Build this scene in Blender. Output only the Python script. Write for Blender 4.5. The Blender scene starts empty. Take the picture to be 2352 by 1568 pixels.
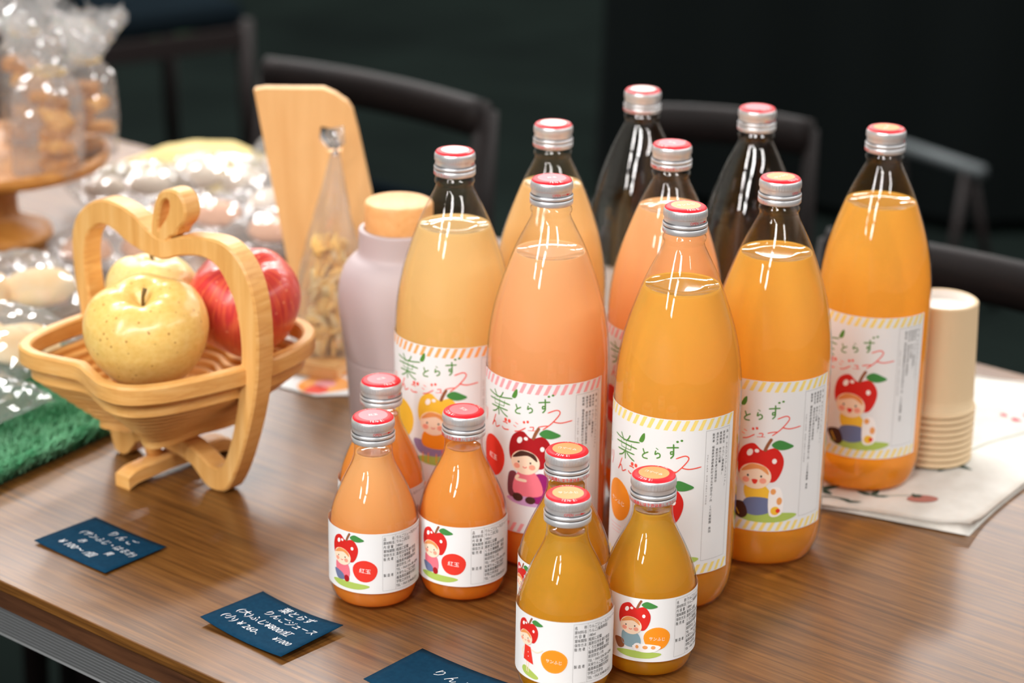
import bpy, bmesh, math, random
import numpy as np
from mathutils import Vector, Matrix, noise
from mathutils.geometry import tessellate_polygon
PI = math.pi
S = bpy.context.scene
COL = S.collection
T = 0.72                                   # height of the table top above the floor

# ------------------------------------------------------------------ camera
def make_camera():
    f, pitch, roll, h = 5099.9, 0.345134, 0.01635, 0.658125
    fw = Vector((0, math.cos(pitch), -math.sin(pitch)))
    rt = Vector((1, 0, 0)); up = Vector((0, math.sin(pitch), math.cos(pitch)))
    r2 = rt*math.cos(roll)+up*math.sin(roll); u2 = -rt*math.sin(roll)+up*math.cos(roll)
    cd = bpy.data.cameras.new('camera'); co = bpy.data.objects.new('camera', cd); COL.objects.link(co)
    m = Matrix.Identity(4)
    for i in range(3):
        m[i][0] = r2[i]; m[i][1] = u2[i]; m[i][2] = -fw[i]
    m[0][3], m[1][3], m[2][3] = 0, 0, T+h
    co.matrix_world = m
    cd.sensor_width = 36; cd.lens = 36*f/2352
    cd.clip_start = 0.05; cd.clip_end = 60
    cd.dof.use_dof = True; cd.dof.focus_distance = 1.375; cd.dof.aperture_fstop = 5.4
    S.camera = co
make_camera()

# ------------------------------------------------------------------ world, exposure
W = bpy.data.worlds.new('room_air'); S.world = W; W.use_nodes = True
W.node_tree.nodes['Background'].inputs[0].default_value = (0.75, 0.95, 1.0, 1)
W.node_tree.nodes['Background'].inputs[1].default_value = 0.02
S.view_settings.view_transform = 'Standard'; S.view_settings.look = 'None'
S.view_settings.gamma = 1.0; S.view_settings.use_curve_mapping = False
S.view_settings.exposure = 0.84
S.cycles.max_bounces = 12; S.cycles.transparent_max_bounces = 24; S.cycles.transmission_bounces = 10
S.cycles.diffuse_bounces = 4; S.cycles.glossy_bounces = 5
S.cycles.sample_clamp_indirect = 6.0; S.cycles.blur_glossy = 0.3

# ------------------------------------------------------------------ ceiling tube lights (pairs of tubes in two rows)
TUBE_W = 15.0
TUBE_COL = (1.0, 0.975, 0.95)
ROOM_ANG = math.radians(-39.2)             # the room is square with the long table
LAMPS = [(u, v) for u in (-6.8, -5.4, -4.0, -2.6, -1.2, 0.2, 1.6) for v in (-3.6, -2.2, -0.8, 0.6, 2.0, 3.4, 4.8, 6.2) if (u > -3 or v > 1) and not (-3 < u < 0.5 and 0 < v < 2.5) or (u, v) == (-2.6, 2.0)]
LAMPS = [(u, v) for u, v in LAMPS if v > 0 or u in (-1.2, 0.2)]
def room_xy(u, v): return (u*math.cos(ROOM_ANG)-v*math.sin(ROOM_ANG), u*math.sin(ROOM_ANG)+v*math.cos(ROOM_ANG))
def tube_lights():
    for u, v in LAMPS:
        ld = bpy.data.lights.new('tube_light', 'AREA'); ld.shape = 'RECTANGLE'
        ld.size = 0.34 if v < 0 else 0.20; ld.size_y = 1.16; ld.energy = TUBE_W*(2.3 if u == -2.6 and 1.5 < v < 4 else 1.75 if v < 0 else 0.85); ld.color = TUBE_COL
        lo = bpy.data.objects.new('tube_light', ld); COL.objects.link(lo)
        lo.location = (*room_xy(u, v), 2.70); lo.rotation_euler = (0, 0, ROOM_ANG)
tube_lights()

# ------------------------------------------------------------------ helpers: objects and tags
def tag(o, label, cat, group=None, kind=None):
    o['label'] = label; o['category'] = cat
    if group: o['group'] = group
    if kind: o['kind'] = kind
    return o
def empty(name, loc, rz=0.0, label=None, cat=None, group=None):
    o = bpy.data.objects.new(name, None); COL.objects.link(o)
    o.location = loc; o.rotation_euler = (0, 0, rz); o.empty_display_size = 0.02
    if label: tag(o, label, cat, group)
    return o
def link(name, me, parent=None, smooth=None):
    o = bpy.data.objects.new(name, me); COL.objects.link(o)
    if parent is not None: o.parent = parent
    return o
def copy_tree(o, parent=None):
    c = o.copy(); COL.objects.link(c)
    if parent is not None: c.parent = parent
    for ch in list(o.children): copy_tree(ch, c)
    return c

class MB:
    """collects faces with material slots; build() links them as one mesh object"""
    def __init__(s): s.v = []; s.f = []; s.m = []; s.mats = []; s.sm = []
    def slot(s, mat):
        if mat not in s.mats: s.mats.append(mat)
        return s.mats.index(mat)
    def add(s, verts, faces, mat, smooth=True):
        b = len(s.v); k = s.slot(mat)
        s.v += [tuple(p) for p in verts]
        for f in faces:
            s.f.append([i+b for i in f]); s.m.append(k); s.sm.append(smooth)
    def box(s, c, size, mat, rot=None, bev=0.0):
        bm = bmesh.new(); bmesh.ops.create_cube(bm, size=1)
        bmesh.ops.scale(bm, vec=size, verts=bm.verts)
        if bev: bmesh.ops.bevel(bm, geom=list(bm.edges), offset=bev, segments=2, affect='EDGES', profile=0.5)
        if rot is not None: bmesh.ops.transform(bm, matrix=rot.to_4x4(), verts=bm.verts)
        bmesh.ops.translate(bm, vec=c, verts=bm.verts)
        s.bm(bm, mat, smooth=False)
    def bm(s, bm, mat, smooth=True):
        bm.verts.index_update()
        s.add([v.co[:] for v in bm.verts], [[v.index for v in f.verts] for f in bm.faces], mat, smooth); bm.free()
    def lathe(s, prof, mat, n=64, c=(0, 0, 0), smooth=True, cap0=False, cap1=False, rad=None):
        """prof: list of (r,z) or (r,z,mat)"""
        V = []; F = {}
        for i, p in enumerate(prof):
            for k in range(n):
                a = 2*PI*k/n; r = p[0] if rad is None else rad(i, k, p[0])
                V.append((c[0]+r*math.cos(a), c[1]+r*math.sin(a), c[2]+p[1]))
        for i in range(len(prof)-1):
            mt = prof[i][2] if len(prof[i]) > 2 else mat
            F.setdefault(mt, []).extend([[i*n+k, i*n+(k+1) % n, (i+1)*n+(k+1) % n, (i+1)*n+k] for k in range(n)])
        if cap0: F.setdefault(prof[0][2] if len(prof[0]) > 2 else mat, []).append(list(range(n-1, -1, -1)))
        if cap1: F.setdefault(prof[-1][2] if len(prof[-1]) > 2 else mat, []).append([(len(prof)-1)*n+k for k in range(n)])
        b = len(s.v); s.v += V
        for mt, fs in F.items():
            k = s.slot(mt)
            for f in fs: s.f.append([i+b for i in f]); s.m.append(k); s.sm.append(smooth and len(f) == 4)
    def tube(s, pts, r, mat, n=8, caps=True, flat=1.0):
        pts = [Vector(p) for p in pts]; V = []; F = []
        up = Vector((0, 0, 1))
        for i, p in enumerate(pts):
            d = (pts[min(i+1, len(pts)-1)]-pts[max(i-1, 0)]).normalized()
            a = d.cross(up)
            if a.length < 1e-4: a = Vector((1, 0, 0))
            a.normalize(); b = a.cross(d).normalized()
            rr = r[i] if isinstance(r, (list, tuple)) else r
            for k in range(n):
                t = 2*PI*k/n; V.append(p+a*rr*math.cos(t)+b*rr*flat*math.sin(t))
        for i in range(len(pts)-1):
            for k in range(n): F.append([i*n+k, i*n+(k+1) % n, (i+1)*n+(k+1) % n, (i+1)*n+k])
        if caps: F += [list(range(n-1, -1, -1)), [(len(pts)-1)*n+k for k in range(n)]]
        s.add(V, F, mat)
    def mesh(s, name):
        me = bpy.data.meshes.new(name); me.from_pydata(s.v, [], s.f)
        for m in s.mats: me.materials.append(m)
        me.polygons.foreach_set('material_index', s.m); me.polygons.foreach_set('use_smooth', s.sm)
        me.update(); return me
    def build(s, name, parent=None, fix=False):
        me = s.mesh(name)
        if fix:
            bm = bmesh.new(); bm.from_mesh(me); bmesh.ops.recalc_face_normals(bm, faces=bm.faces); bm.to_mesh(me); bm.free()
        return link(name, me, parent)

def catmull(P, n=6, closed=False):
    P = [Vector(p) for p in P]; out = []; N = len(P)
    for i in range(N if closed else N-1):
        g = (lambda k: P[k % N]) if closed else (lambda k: P[min(max(k, 0), N-1)])
        a, b, c, d = g(i-1), g(i), g(i+1), g(i+2)
        for k in range(n):
            t = k/n
            out.append(0.5*((2*b)+(c-a)*t+(2*a-5*b+4*c-d)*t*t+(3*b-a-3*c+d)*t*t*t))
    if not closed: out.append(P[-1])
    return out

# ------------------------------------------------------------------ materials
def lin(c):
    return tuple(((x/255)/12.92 if x/255 <= 0.04045 else ((x/255+0.055)/1.055)**2.4) for x in c)
def mat(name, rgb=None, rough=0.5, metal=0.0, spec=0.5, coat=0.0, lrgb=None, sheen=0.0, sss=None):
    m = bpy.data.materials.new(name); m.use_nodes = True
    p = m.node_tree.nodes['Principled BSDF']
    c = lrgb if lrgb else lin(rgb)
    p.inputs['Base Color'].default_value = (*c, 1); p.inputs['Roughness'].default_value = rough
    p.inputs['Metallic'].default_value = metal; p.inputs['Specular IOR Level'].default_value = spec
    p.inputs['Coat Weight'].default_value = coat
    if sheen: p.inputs['Sheen Weight'].default_value = sheen
    if sss:
        p.inputs['Subsurface Weight'].default_value = sss[0]; p.inputs['Subsurface Radius'].default_value = sss[1]
        p.inputs['Subsurface Scale'].default_value = sss[2]
    m.diffuse_color = (*c, 1)
    return m
class N:
    def __init__(s, m): s.t = m.node_tree; s.n = s.t.nodes; s.p = s.n.get('Principled BSDF')
    def add(s, typ, **kw):
        x = s.n.new(typ)
        for k, v in kw.items():
            if k.startswith('i_'): x.inputs[int(k[2:])].default_value = v
            else: setattr(x, k, v)
        return x
    def l(s, a, b): s.t.links.new(a, b)
    def ramp(s, stops):
        r = s.n.new('ShaderNodeValToRGB'); e = r.color_ramp.elements
        while len(e) < len(stops): e.new(0.5)
        for x, (p, c) in zip(e, stops): x.position = p; x.color = (*c, 1)
        return r
def bump(n, src, strength, dist=0.001):
    b = n.add('ShaderNodeBump'); b.inputs['Strength'].default_value = strength; b.inputs['Distance'].default_value = dist
    n.l(src, b.inputs['Height']); n.l(b.outputs[0], n.p.inputs['Normal']); return b

TABLE_ANG = math.radians(-39.2)
def wood(name, stops, scale, rough=0.4, spec=0.5, axis_rot=0.0, stretch=(0.6, 14, 14), bmp=0.15, detail=7):
    m = mat(name, (128, 128, 128), rough, spec=spec); n = N(m)
    tc = n.add('ShaderNodeTexCoord'); mp = n.add('ShaderNodeMapping')
    mp.inputs['Rotation'].default_value = (0, 0, axis_rot); mp.inputs['Scale'].default_value = stretch
    n.l(tc.outputs['Object'], mp.inputs[0])
    a = n.add('ShaderNodeTexNoise'); a.inputs['Scale'].default_value = scale; a.inputs['Detail'].default_value = detail
    a.inputs['Roughness'].default_value = 0.62; a.inputs['Distortion'].default_value = 0.35
    n.l(mp.outputs[0], a.inputs['Vector'])
    r = n.ramp(stops); n.l(a.outputs['Fac'], r.inputs[0]); n.l(r.outputs[0], n.p.inputs['Base Color'])
    if bmp: bump(n, a.outputs['Fac'], bmp, 0.0006)
    return m
M = {}
M['table'] = wood('walnut_laminate', [(0.25, lin((58, 34, 12))), (0.42, lin((90, 56, 22))), (0.56, lin((112, 72, 29))), (0.75, lin((130, 88, 41)))],
                  5.0, rough=0.42, spec=0.35, stretch=(2.2, 64, 64), bmp=0.05)
_p = M['table'].node_tree.nodes['Principled BSDF']; _p.inputs['Coat Weight'].default_value = 0.6; _p.inputs['Coat Roughness'].default_value = 0.25
M['edge_band'] = wood('dark_edge_band', [(0.3, lin((60, 36, 22))), (0.7, lin((92, 58, 36)))], 6, rough=0.4, stretch=(2, 30, 30))
M['bamboo'] = wood('bamboo', [(0.25, lin((206, 146, 76))), (0.5, lin((224, 170, 98))), (0.75, lin((236, 190, 124)))], 4.0, rough=0.42, stretch=(30, 30, 2.5), bmp=0.04)
M['bamboo_side'] = wood('bamboo_side', [(0.25, lin((202, 140, 70))), (0.5, lin((222, 166, 94))), (0.75, lin((234, 188, 120)))], 4.0, rough=0.42, stretch=(8, 8, 60), bmp=0.04)
M['board'] = wood('pale_wood', [(0.25, lin((214, 158, 96))), (0.55, lin((232, 182, 122))), (0.8, lin((238, 194, 138)))], 3.0, rough=0.5, stretch=(14, 14, 1.4), bmp=0.03)
M['lid_wood'] = wood('lid_wood', [(0.25, lin((206, 144, 82))), (0.55, lin((228, 170, 108))), (0.8, lin((236, 186, 128)))], 5.0, rough=0.5, stretch=(20, 3, 20), bmp=0.03)
M['stand_wood'] = wood('stand_wood', [(0.25, lin((150, 92, 34))), (0.55, lin((188, 126, 56))), (0.8, lin((206, 150, 82)))], 5.0, rough=0.4, stretch=(3, 20, 20), bmp=0.03)
M['chair'] = wood('dark_chair_wood', [(0.3, lin((14, 9, 9))), (0.7, lin((25, 17, 16)))], 5, rough=0.6, spec=0.2, stretch=(3, 25, 25))
M['alu'] = mat('aluminium_rail', (176, 178, 180), 0.42, metal=0.9)
M['steel'] = mat('grey_steel', (66, 72, 74), 0.65, metal=0.2)
M['black'] = mat('black_cloth', (10, 14, 14), 0.95, spec=0.05)
M['navy'] = mat('navy_upholstery', (13, 19, 23), 0.95, spec=0.0)
M['ceiling'] = mat('ceiling_white', (180, 178, 174), 0.9)
M['wall'] = mat('dark_wall', (22, 28, 28), 0.9)
M['housing'] = mat('white_enamel', (230, 230, 228), 0.5)

m = mat('dark_carpet', (42, 54, 50), 1.0, spec=0.0); n = N(m); M['carpet'] = m
tc = n.add('ShaderNodeTexCoord'); a = n.add('ShaderNodeTexNoise'); a.inputs['Scale'].default_value = 1.3; a.inputs['Detail'].default_value = 3
n.l(tc.outputs['Object'], a.inputs['Vector'])
r = n.ramp([(0.35, lin((13, 17, 16))), (0.65, lin((19, 25, 23)))]); n.l(a.outputs['Fac'], r.inputs[0]); n.l(r.outputs[0], n.p.inputs['Base Color'])

def thin_film(name, tint0, tint1, ior=1.45, rough=0.03, white=0.0, extra=0.0):
    """a thin clear wall: light passes straight through, with mirror reflections by Fresnel and a tint towards grazing"""
    m = bpy.data.materials.new(name); m.use_nodes = True; n = N(m); n.n.remove(n.p)
    out = n.n['Material Output']
    lw = n.add('ShaderNodeLayerWeight'); lw.inputs['Blend'].default_value = 0.35
    mixc = n.add('ShaderNodeMix', data_type='RGBA'); n.l(lw.outputs['Facing'], mixc.inputs[0])
    mixc.inputs[6].default_value = (*tint0, 1); mixc.inputs[7].default_value = (*tint1, 1)
    tr = n.add('ShaderNodeBsdfTransparent'); n.l(mixc.outputs[2], tr.inputs[0])
    gl = n.add('ShaderNodeBsdfGlossy'); gl.inputs['Roughness'].default_value = rough
    lf = n.add('ShaderNodeLayerWeight'); lf.inputs['Blend'].default_value = 0.5      # 1-|cos|, the same from both sides of the wall
    pw = n.add('ShaderNodeMath', operation='POWER'); n.l(lf.outputs['Facing'], pw.inputs[0]); pw.inputs[1].default_value = 5.0
    f0 = ((ior-1)/(ior+1))**2+extra
    ad = n.add('ShaderNodeMath', operation='MULTIPLY_ADD', use_clamp=True); n.l(pw.outputs[0], ad.inputs[0]); ad.inputs[1].default_value = 1-f0; ad.inputs[2].default_value = f0
    mx = n.add('ShaderNodeMixShader'); n.l(ad.outputs[0], mx.inputs[0]); n.l(tr.outputs[0], mx.inputs[1]); n.l(gl.outputs[0], mx.inputs[2])
    last = mx
    if white:
        df = n.add('ShaderNodeBsdfTranslucent'); df.inputs[0].default_value = (0.9, 0.9, 0.9, 1)
        d2 = n.add('ShaderNodeBsdfDiffuse'); d2.inputs[0].default_value = (0.9, 0.9, 0.9, 1)
        dm = n.add('ShaderNodeMixShader'); dm.inputs[0].default_value = 0.5; n.l(df.outputs[0], dm.inputs[1]); n.l(d2.outputs[0], dm.inputs[2])
        m2 = n.add('ShaderNodeMixShader'); m2.inputs[0].default_value = white
        n.l(mx.outputs[0], m2.inputs[1]); n.l(dm.outputs[0], m2.inputs[2]); last = m2
    n.l(last.outputs[0], out.inputs[0])
    return m
M['glass'] = thin_film('bottle_glass', (1, 1, 1), (0.90, 0.90, 0.88), 1.5, 0.012)
M['glass_empty'] = thin_film('clear_glass', (0.96, 0.96, 0.95), (0.55, 0.55, 0.53), 1.5, 0.012, extra=0.03)
M['cello'] = thin_film('cellophane', (0.95, 0.95, 0.95), (0.8, 0.8, 0.8), 1.5, 0.07, white=0.13, extra=0.10)

def juice(name, top, bot, z0, z1, clear, tint, surface=False):
    m = mat(name, (255, 255, 255), 0.25, spec=0.25); n = N(m); out = n.n['Material Output']
    tc = n.add('ShaderNodeTexCoord'); sx = n.add('ShaderNodeSeparateXYZ'); n.l(tc.outputs['Object'], sx.inputs[0])
    mr = n.add('ShaderNodeMapRange'); mr.inputs['From Min'].default_value = z0; mr.inputs['From Max'].default_value = z1
    n.l(sx.outputs['Z'], mr.inputs[0])
    r = n.ramp([(0.0, lin(bot)), (1.0, lin(top))]); n.l(mr.outputs[0], r.inputs[0])
    df = n.add('ShaderNodeBsdfDiffuse'); n.l(r.outputs[0], df.inputs[0])
    tl = n.add('ShaderNodeBsdfTranslucent'); n.l(r.outputs[0], tl.inputs[0])
    dm = n.add('ShaderNodeMixShader'); dm.inputs[0].default_value = 0.38; n.l(df.outputs[0], dm.inputs[1]); n.l(tl.outputs[0], dm.inputs[2])
    n.n.remove(n.p)
    rf = n.add('ShaderNodeBsdfRefraction'); rf.inputs['IOR'].default_value = 1.33; rf.inputs['Roughness'].default_value = 0.12
    rf.inputs['Color'].default_value = (*lin(tint), 1)
    mx = n.add('ShaderNodeMixShader'); mx.inputs[0].default_value = clear
    n.l(dm.outputs[0], mx.inputs[1]); n.l(rf.outputs[0], mx.inputs[2]); last = mx
    if surface:                                 # the free surface mirrors the room at a flat angle
        lf = n.add('ShaderNodeLayerWeight'); lf.inputs['Blend'].default_value = 0.5
        pw = n.add('ShaderNodeMath', operation='POWER'); n.l(lf.outputs['Facing'], pw.inputs[0]); pw.inputs[1].default_value = 4.0
        ad = n.add('ShaderNodeMath', operation='MULTIPLY_ADD', use_clamp=True); n.l(pw.outputs[0], ad.inputs[0]); ad.inputs[1].default_value = .95; ad.inputs[2].default_value = .03
        gl = n.add('ShaderNodeBsdfGlossy'); gl.inputs['Roughness'].default_value = .04
        m2 = n.add('ShaderNodeMixShader'); n.l(ad.outputs[0], m2.inputs[0]); n.l(mx.outputs[0], m2.inputs[1]); n.l(gl.outputs[0], m2.inputs[2]); last = m2
    n.l(last.outputs[0], out.inputs[0])
    return m
JUICES = {
 'clear_orange': ('juice_clear_orange', (255, 204, 98), (255, 184, 60), 0.02, 0.2, 0.33, (255, 204, 110)),
 'peach': ('juice_peach', (255, 208, 152), (255, 160, 66), 0.04, 0.215, 0.12, (255, 180, 110)),
 'pale_yellow': ('juice_pale_yellow', (250, 220, 158), (250, 200, 96), 0.03, 0.2, 0.22, (255, 220, 150)),
 'cream': ('juice_cream', (250, 214, 152), (250, 202, 118), 0.03, 0.2, 0.12, (255, 220, 150)),
 'small_peach': ('juice_small_peach', (255, 204, 138), (255, 162, 62), 0.01, 0.1, 0.16, (255, 190, 110)),
 'small_deep': ('juice_small_deep', (255, 186, 98), (255, 154, 46), 0.01, 0.1, 0.2, (255, 180, 90)),
 'small_amber': ('juice_small_amber', (246, 196, 76), (246, 180, 36), 0.01, 0.1, 0.42, (250, 200, 100)),
}
J = {k: juice(*v) for k, v in JUICES.items()}
JT = {k: juice(v[0]+'_surface', v[1], v[1], *v[3:5], min(.6, v[5]*1.6), v[6], True) for k, v in JUICES.items()}
def ink(name, rgb, rough=0.55): return mat(name, rgb, rough, spec=0.3)
M['paper'] = ink('label_paper', (236, 237, 238), 0.5)
INK = {k: ink('ink_'+k, c) for k, c in dict(
    black=(40, 36, 36), grey=(96, 90, 90), green=(84, 142, 58), red=(232, 58, 44), softred=(240, 86, 70), applered=(214, 40, 34),
    darkred=(170, 22, 30), orange=(250, 150, 34), paleyellow=(248, 222, 128), stripeorange=(250, 176, 104), stripepink=(244, 168, 172),
    leaf=(70, 140, 70), palegreen=(176, 200, 96), skin=(252, 226, 200), cheek=(248, 164, 140), brown=(150, 92, 60), white=(250, 246, 244),
    pink=(238, 120, 136), purple=(150, 30, 110), blue=(110, 120, 158), lilac=(206, 160, 206), yellow=(246, 196, 62), darkbrown=(74, 44, 34),
    teal=(140, 172, 184), hair=(236, 156, 92), catorange=(240, 166, 100), mauve=(150, 128, 168), capred=(222, 36, 48), cappeach=(238, 160, 104),
    cappink=(244, 124, 132), capwhite=(240, 238, 228), captext=(214, 44, 40), plum=(120, 60, 70)).items()}
for k in ('capred', 'cappeach', 'cappink', 'capwhite'):
    p = INK[k].node_tree.nodes['Principled BSDF']; p.inputs['Roughness'].default_value = 0.45; p.inputs['Specular IOR Level'].default_value = 0.2
M['cap'] = mat('brushed_cap', (218, 218, 220), 0.34, metal=0.55)
M['cap_groove'] = mat('cap_groove', (120, 120, 124), 0.45, metal=0.8)

# ------------------------------------------------------------------ flat artwork that can be wrapped on a cylinder
_TXT = {}
def text_geo(s, thin=0.0):
    if (s, thin) in _TXT: return _TXT[(s, thin)]
    cu = bpy.data.curves.new('t', 'FONT'); cu.body = s; cu.size = 1.0; cu.resolution_u = 2; cu.offset = -thin
    o = bpy.data.objects.new('t', cu); COL.objects.link(o)
    dg = bpy.context.evaluated_depsgraph_get(); ev = o.evaluated_get(dg); me = ev.to_mesh()
    V = [(v.co.x, v.co.y) for v in me.vertices]; F = [list(p.vertices) for p in me.polygons]
    ev.to_mesh_clear(); bpy.data.objects.remove(o); bpy.data.curves.remove(cu)
    _TXT[(s, thin)] = (V, F); return V, F
class Art:
    """flat shapes in millimetres, stacked in layers"""
    def __init__(s): s.items = []
    def raw(s, V, F, mt, layer): s.items.append((V, F, mt, layer))
    def poly(s, P, mt, layer=1):
        P = [(p[0], p[1]) for p in P]
        F = [list(t) for t in tessellate_polygon([[Vector((x, y, 0)) for x, y in P]])]
        F2 = []
        for t in F:
            a, b, c = (P[i] for i in t)
            F2.append(t if (b[0]-a[0])*(c[1]-a[1])-(b[1]-a[1])*(c[0]-a[0]) > 0 else t[::-1])
        s.raw(P, F2, mt, layer)
    def rect(s, x0, y0, x1, y1, mt, layer=0): s.raw([(x0, y0), (x1, y0), (x1, y1), (x0, y1)], [[0, 1, 2, 3]], mt, layer)
    def ell(s, cx, cy, rx, ry, mt, layer=1, rot=0.0, n=26, wob=0.0, seed=0):
        c, d = math.cos(rot), math.sin(rot); P = []
        for k in range(n):
            a = 2*PI*k/n; w = 1+wob*math.sin(3*a+seed)+wob*0.6*math.sin(5*a+2*seed)
            x, y = rx*w*math.cos(a), ry*w*math.sin(a); P.append((cx+x*c-y*d, cy+x*d+y*c))
        s.raw(P, [list(range(n))], mt, layer)
    def blob(s, pts, mt, layer=1, n=5): s.poly([p[:2] for p in catmull([(x, y, 0) for x, y in pts], n, True)], mt, layer)
    def stroke(s, pts, w, mt, layer=2, smooth=True, n=5):
        P = [Vector((x, y, 0)) for x, y in pts]
        if smooth and len(P) > 2: P = catmull(P, n)
        V = []; F = []
        for i, p in enumerate(P):
            d = (P[min(i+1, len(P)-1)]-P[max(i-1, 0)]).normalized(); nn = Vector((-d.y, d.x, 0))
            k = 0.55 if i in (0, len(P)-1) else 1.0
            V += [(p+nn*w*0.5*k)[:2], (p-nn*w*0.5*k)[:2]]
        for i in range(len(P)-1): F.append([2*i, 2*i+1, 2*i+3, 2*i+2])
        s.raw(V, F, mt, layer)
    def glyphs(s, strokes, x, y, sx, sy, w, mt, layer=2):
        for st in strokes:
            if len(st) == 1: s.ell(x+st[0][0]*sx, y+st[0][1]*sy, w*0.75, w*1.1, mt, layer, n=10)
            else: s.stroke([(x+a*sx, y+b*sy) for a, b in st], w, mt, layer)
    def text(s, t, x, y, size, mt, layer=2, sx=1.0, rot=0.0, vertical=False, pitch=1.0, skew=0.0, thin=0.0):
        c, d = math.cos(rot), math.sin(rot)
        if vertical:
            for i, ch in enumerate(t):
                V, F = text_geo(ch)
                s.raw([(x+(a)*size*sx, y-i*size*pitch+b*size) for a, b in V], F, mt, layer)
            return
        V, F = text_geo(t, thin)
        s.raw([(x+((a+skew*b)*sx*c-b*d)*size, y+((a+skew*b)*sx*d+b*c)*size) for a, b in V], F, mt, layer)
    def flat(s, mb, z=0.0, dz=0.0001, k=0.001, xf=None):
        for V, F, mt, L in s.items:
            P = [Vector((x*k, y*k, z+L*dz)) for x, y in V]
            if xf: P = [xf(p) for p in P]
            mb.add(P, F, mt, False)
    def wrap(s, mb, R, z0=0.0, dr=0.00006, step=2.0, xlim=None, k=0.001):
        """X mm becomes arc length around a cylinder of radius R (m); X=0 faces -y"""
        for V, F, mt, L in s.items:
            if not V: continue
            xs = [p[0] for p in V]
            bm = bmesh.new(); vs = [bm.verts.new((x, y, 0)) for x, y in V]
            for f in F:
                try: bm.faces.new([vs[i] for i in f])
                except ValueError: pass
            x = math.floor(min(xs)/step)*step+step
            while x < max(xs)-1e-6:
                if any(True for _ in bm.faces):
                    bmesh.ops.bisect_plane(bm, geom=list(bm.verts)+list(bm.edges)+list(bm.faces), plane_co=(x, 0, 0), plane_no=(1, 0, 0))
                x += step
            bm.normal_update(); bm.verts.index_update()
            rr = R+L*dr
            VV = []
            for v in bm.verts:
                th = v.co.x*k/R; VV.append((rr*math.sin(th), -rr*math.cos(th), z0+v.co.y*k))
            mb.add(VV, [[v.index for v in f.verts] for f in bm.faces], mt, True); bm.free()

# hand lettering, as brush strokes in a unit box
HAND = {
 'ha': [[(0, .84), (.45, .76), (1.0, .86)], [(.28, 1.0), (.36, .84), (.42, .7)], [(.66, 1.02), (.60, .86), (.5, .72)],
        [(.05, .58), (.5, .60), (.92, .57)], [(.3, .68), (.31, .42)], [(.52, .68), (.51, .42)], [(.72, .68), (.7, .44)], [(.3, .43), (.71, .44)],
        [(.14, .30), (.5, .32), (.84, .31)], [(.5, .42), (.49, .2), (.5, 0)], [(.46, .28), (.36, .14), (.2, .04)], [(.54, .28), (.68, .14), (.84, .04)]],
 'to': [[(.2, 1.0), (.3, .75), (.42, .52)], [(.9, .75), (.4, .5), (.15, .25), (.3, .05), (.85, .04)]],
 'ra': [[(.3, 1.0), (.6, .86)], [(.3, .75), (.22, .36), (.55, .52), (.82, .42), (.8, .16), (.4, 0)]],
 'zu': [[(0, .72), (.5, .76), (.98, .78)], [(.55, 1.0), (.57, .6), (.55, .36), (.36, .30), (.36, .46), (.56, .44), (.55, .2), (.34, 0)]],
 'ri': [[(.15, .9), (.1, .6), (.2, .45)], [(.75, 1.0), (.8, .55), (.45, 0)]],
 'n': [[(.5, 1.0), (.25, .4), (.05, 0), (.35, .42), (.5, .3), (.6, .03), (1.0, .25)]],
 'go': [[(.2, .7), (.5, .72), (.75, .64)], [(.1, .2), (.35, 0), (.9, .06)]],
 'ji': [[(.15, .85), (.4, .72)], [(.0, .55), (.25, .42)], [(.1, 0), (.5, .12), (1.0, .5)]],
 'yu': [[(.2, .7), (.7, .75), (.62, .2)], [(0, .15), (1.0, .22)]],
 'bar': [[(0, .2), (.5, .5), (1, .6)]],
 'su': [[(.15, .86), (.45, 1.0), (.56, .82), (.3, .35), (0, 0)], [(.34, .42), (.6, .34), (1.0, .42)]],
}
def stripes(a, x0, x1, y0, y1, mt, pitch=5.6, w=2.6, slant=3.2):
    x = x0
    while x+w+slant < x1:
        a.raw([(x, y0), (x+w, y0), (x+w+slant, y1), (x+slant, y1)], [[0, 1, 2, 3]], mt, 1); x += pitch

def apple_hat(a, cx, cy, w, h, col, hi, tilt=0.0, layer=3):
    """a round red fruit with stalk and leaf, used as the headgear of the painted child"""
    c, d = math.cos(tilt), math.sin(tilt)
    R = lambda p: (cx+p[0]*w*c-p[1]*h*d, cy+p[0]*w*d+p[1]*h*c)
    a.blob([R(p) for p in ((0, .34), (-.22, .48), (-.44, .30), (-.5, -.05), (-.42, -.38), (-.2, -.5), (.1, -.46), (.36, -.44), (.48, -.12), (.46, .2), (.26, .44))], col, layer)
    a.ell(*R((-.26, .22)), w*.06, h*.1, hi, layer+1, rot=-.5, n=12); a.ell(*R((-.12, .3)), w*.05, h*.05, hi, layer+1, n=10)
    a.ell(*R((.28, .1)), w*.05, h*.07, hi, layer+1, n=10)
    a.stroke([R((.04, .32)), R((.08, .5)), R((.14, .68))], w*.07, INK['brown'], layer+1)
    a.blob([R(p) for p in ((.16, .52), (.3, .66), (.52, .6), (.64, .52), (.46, .42), (.28, .42))], INK['leaf'], layer+1)
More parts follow.
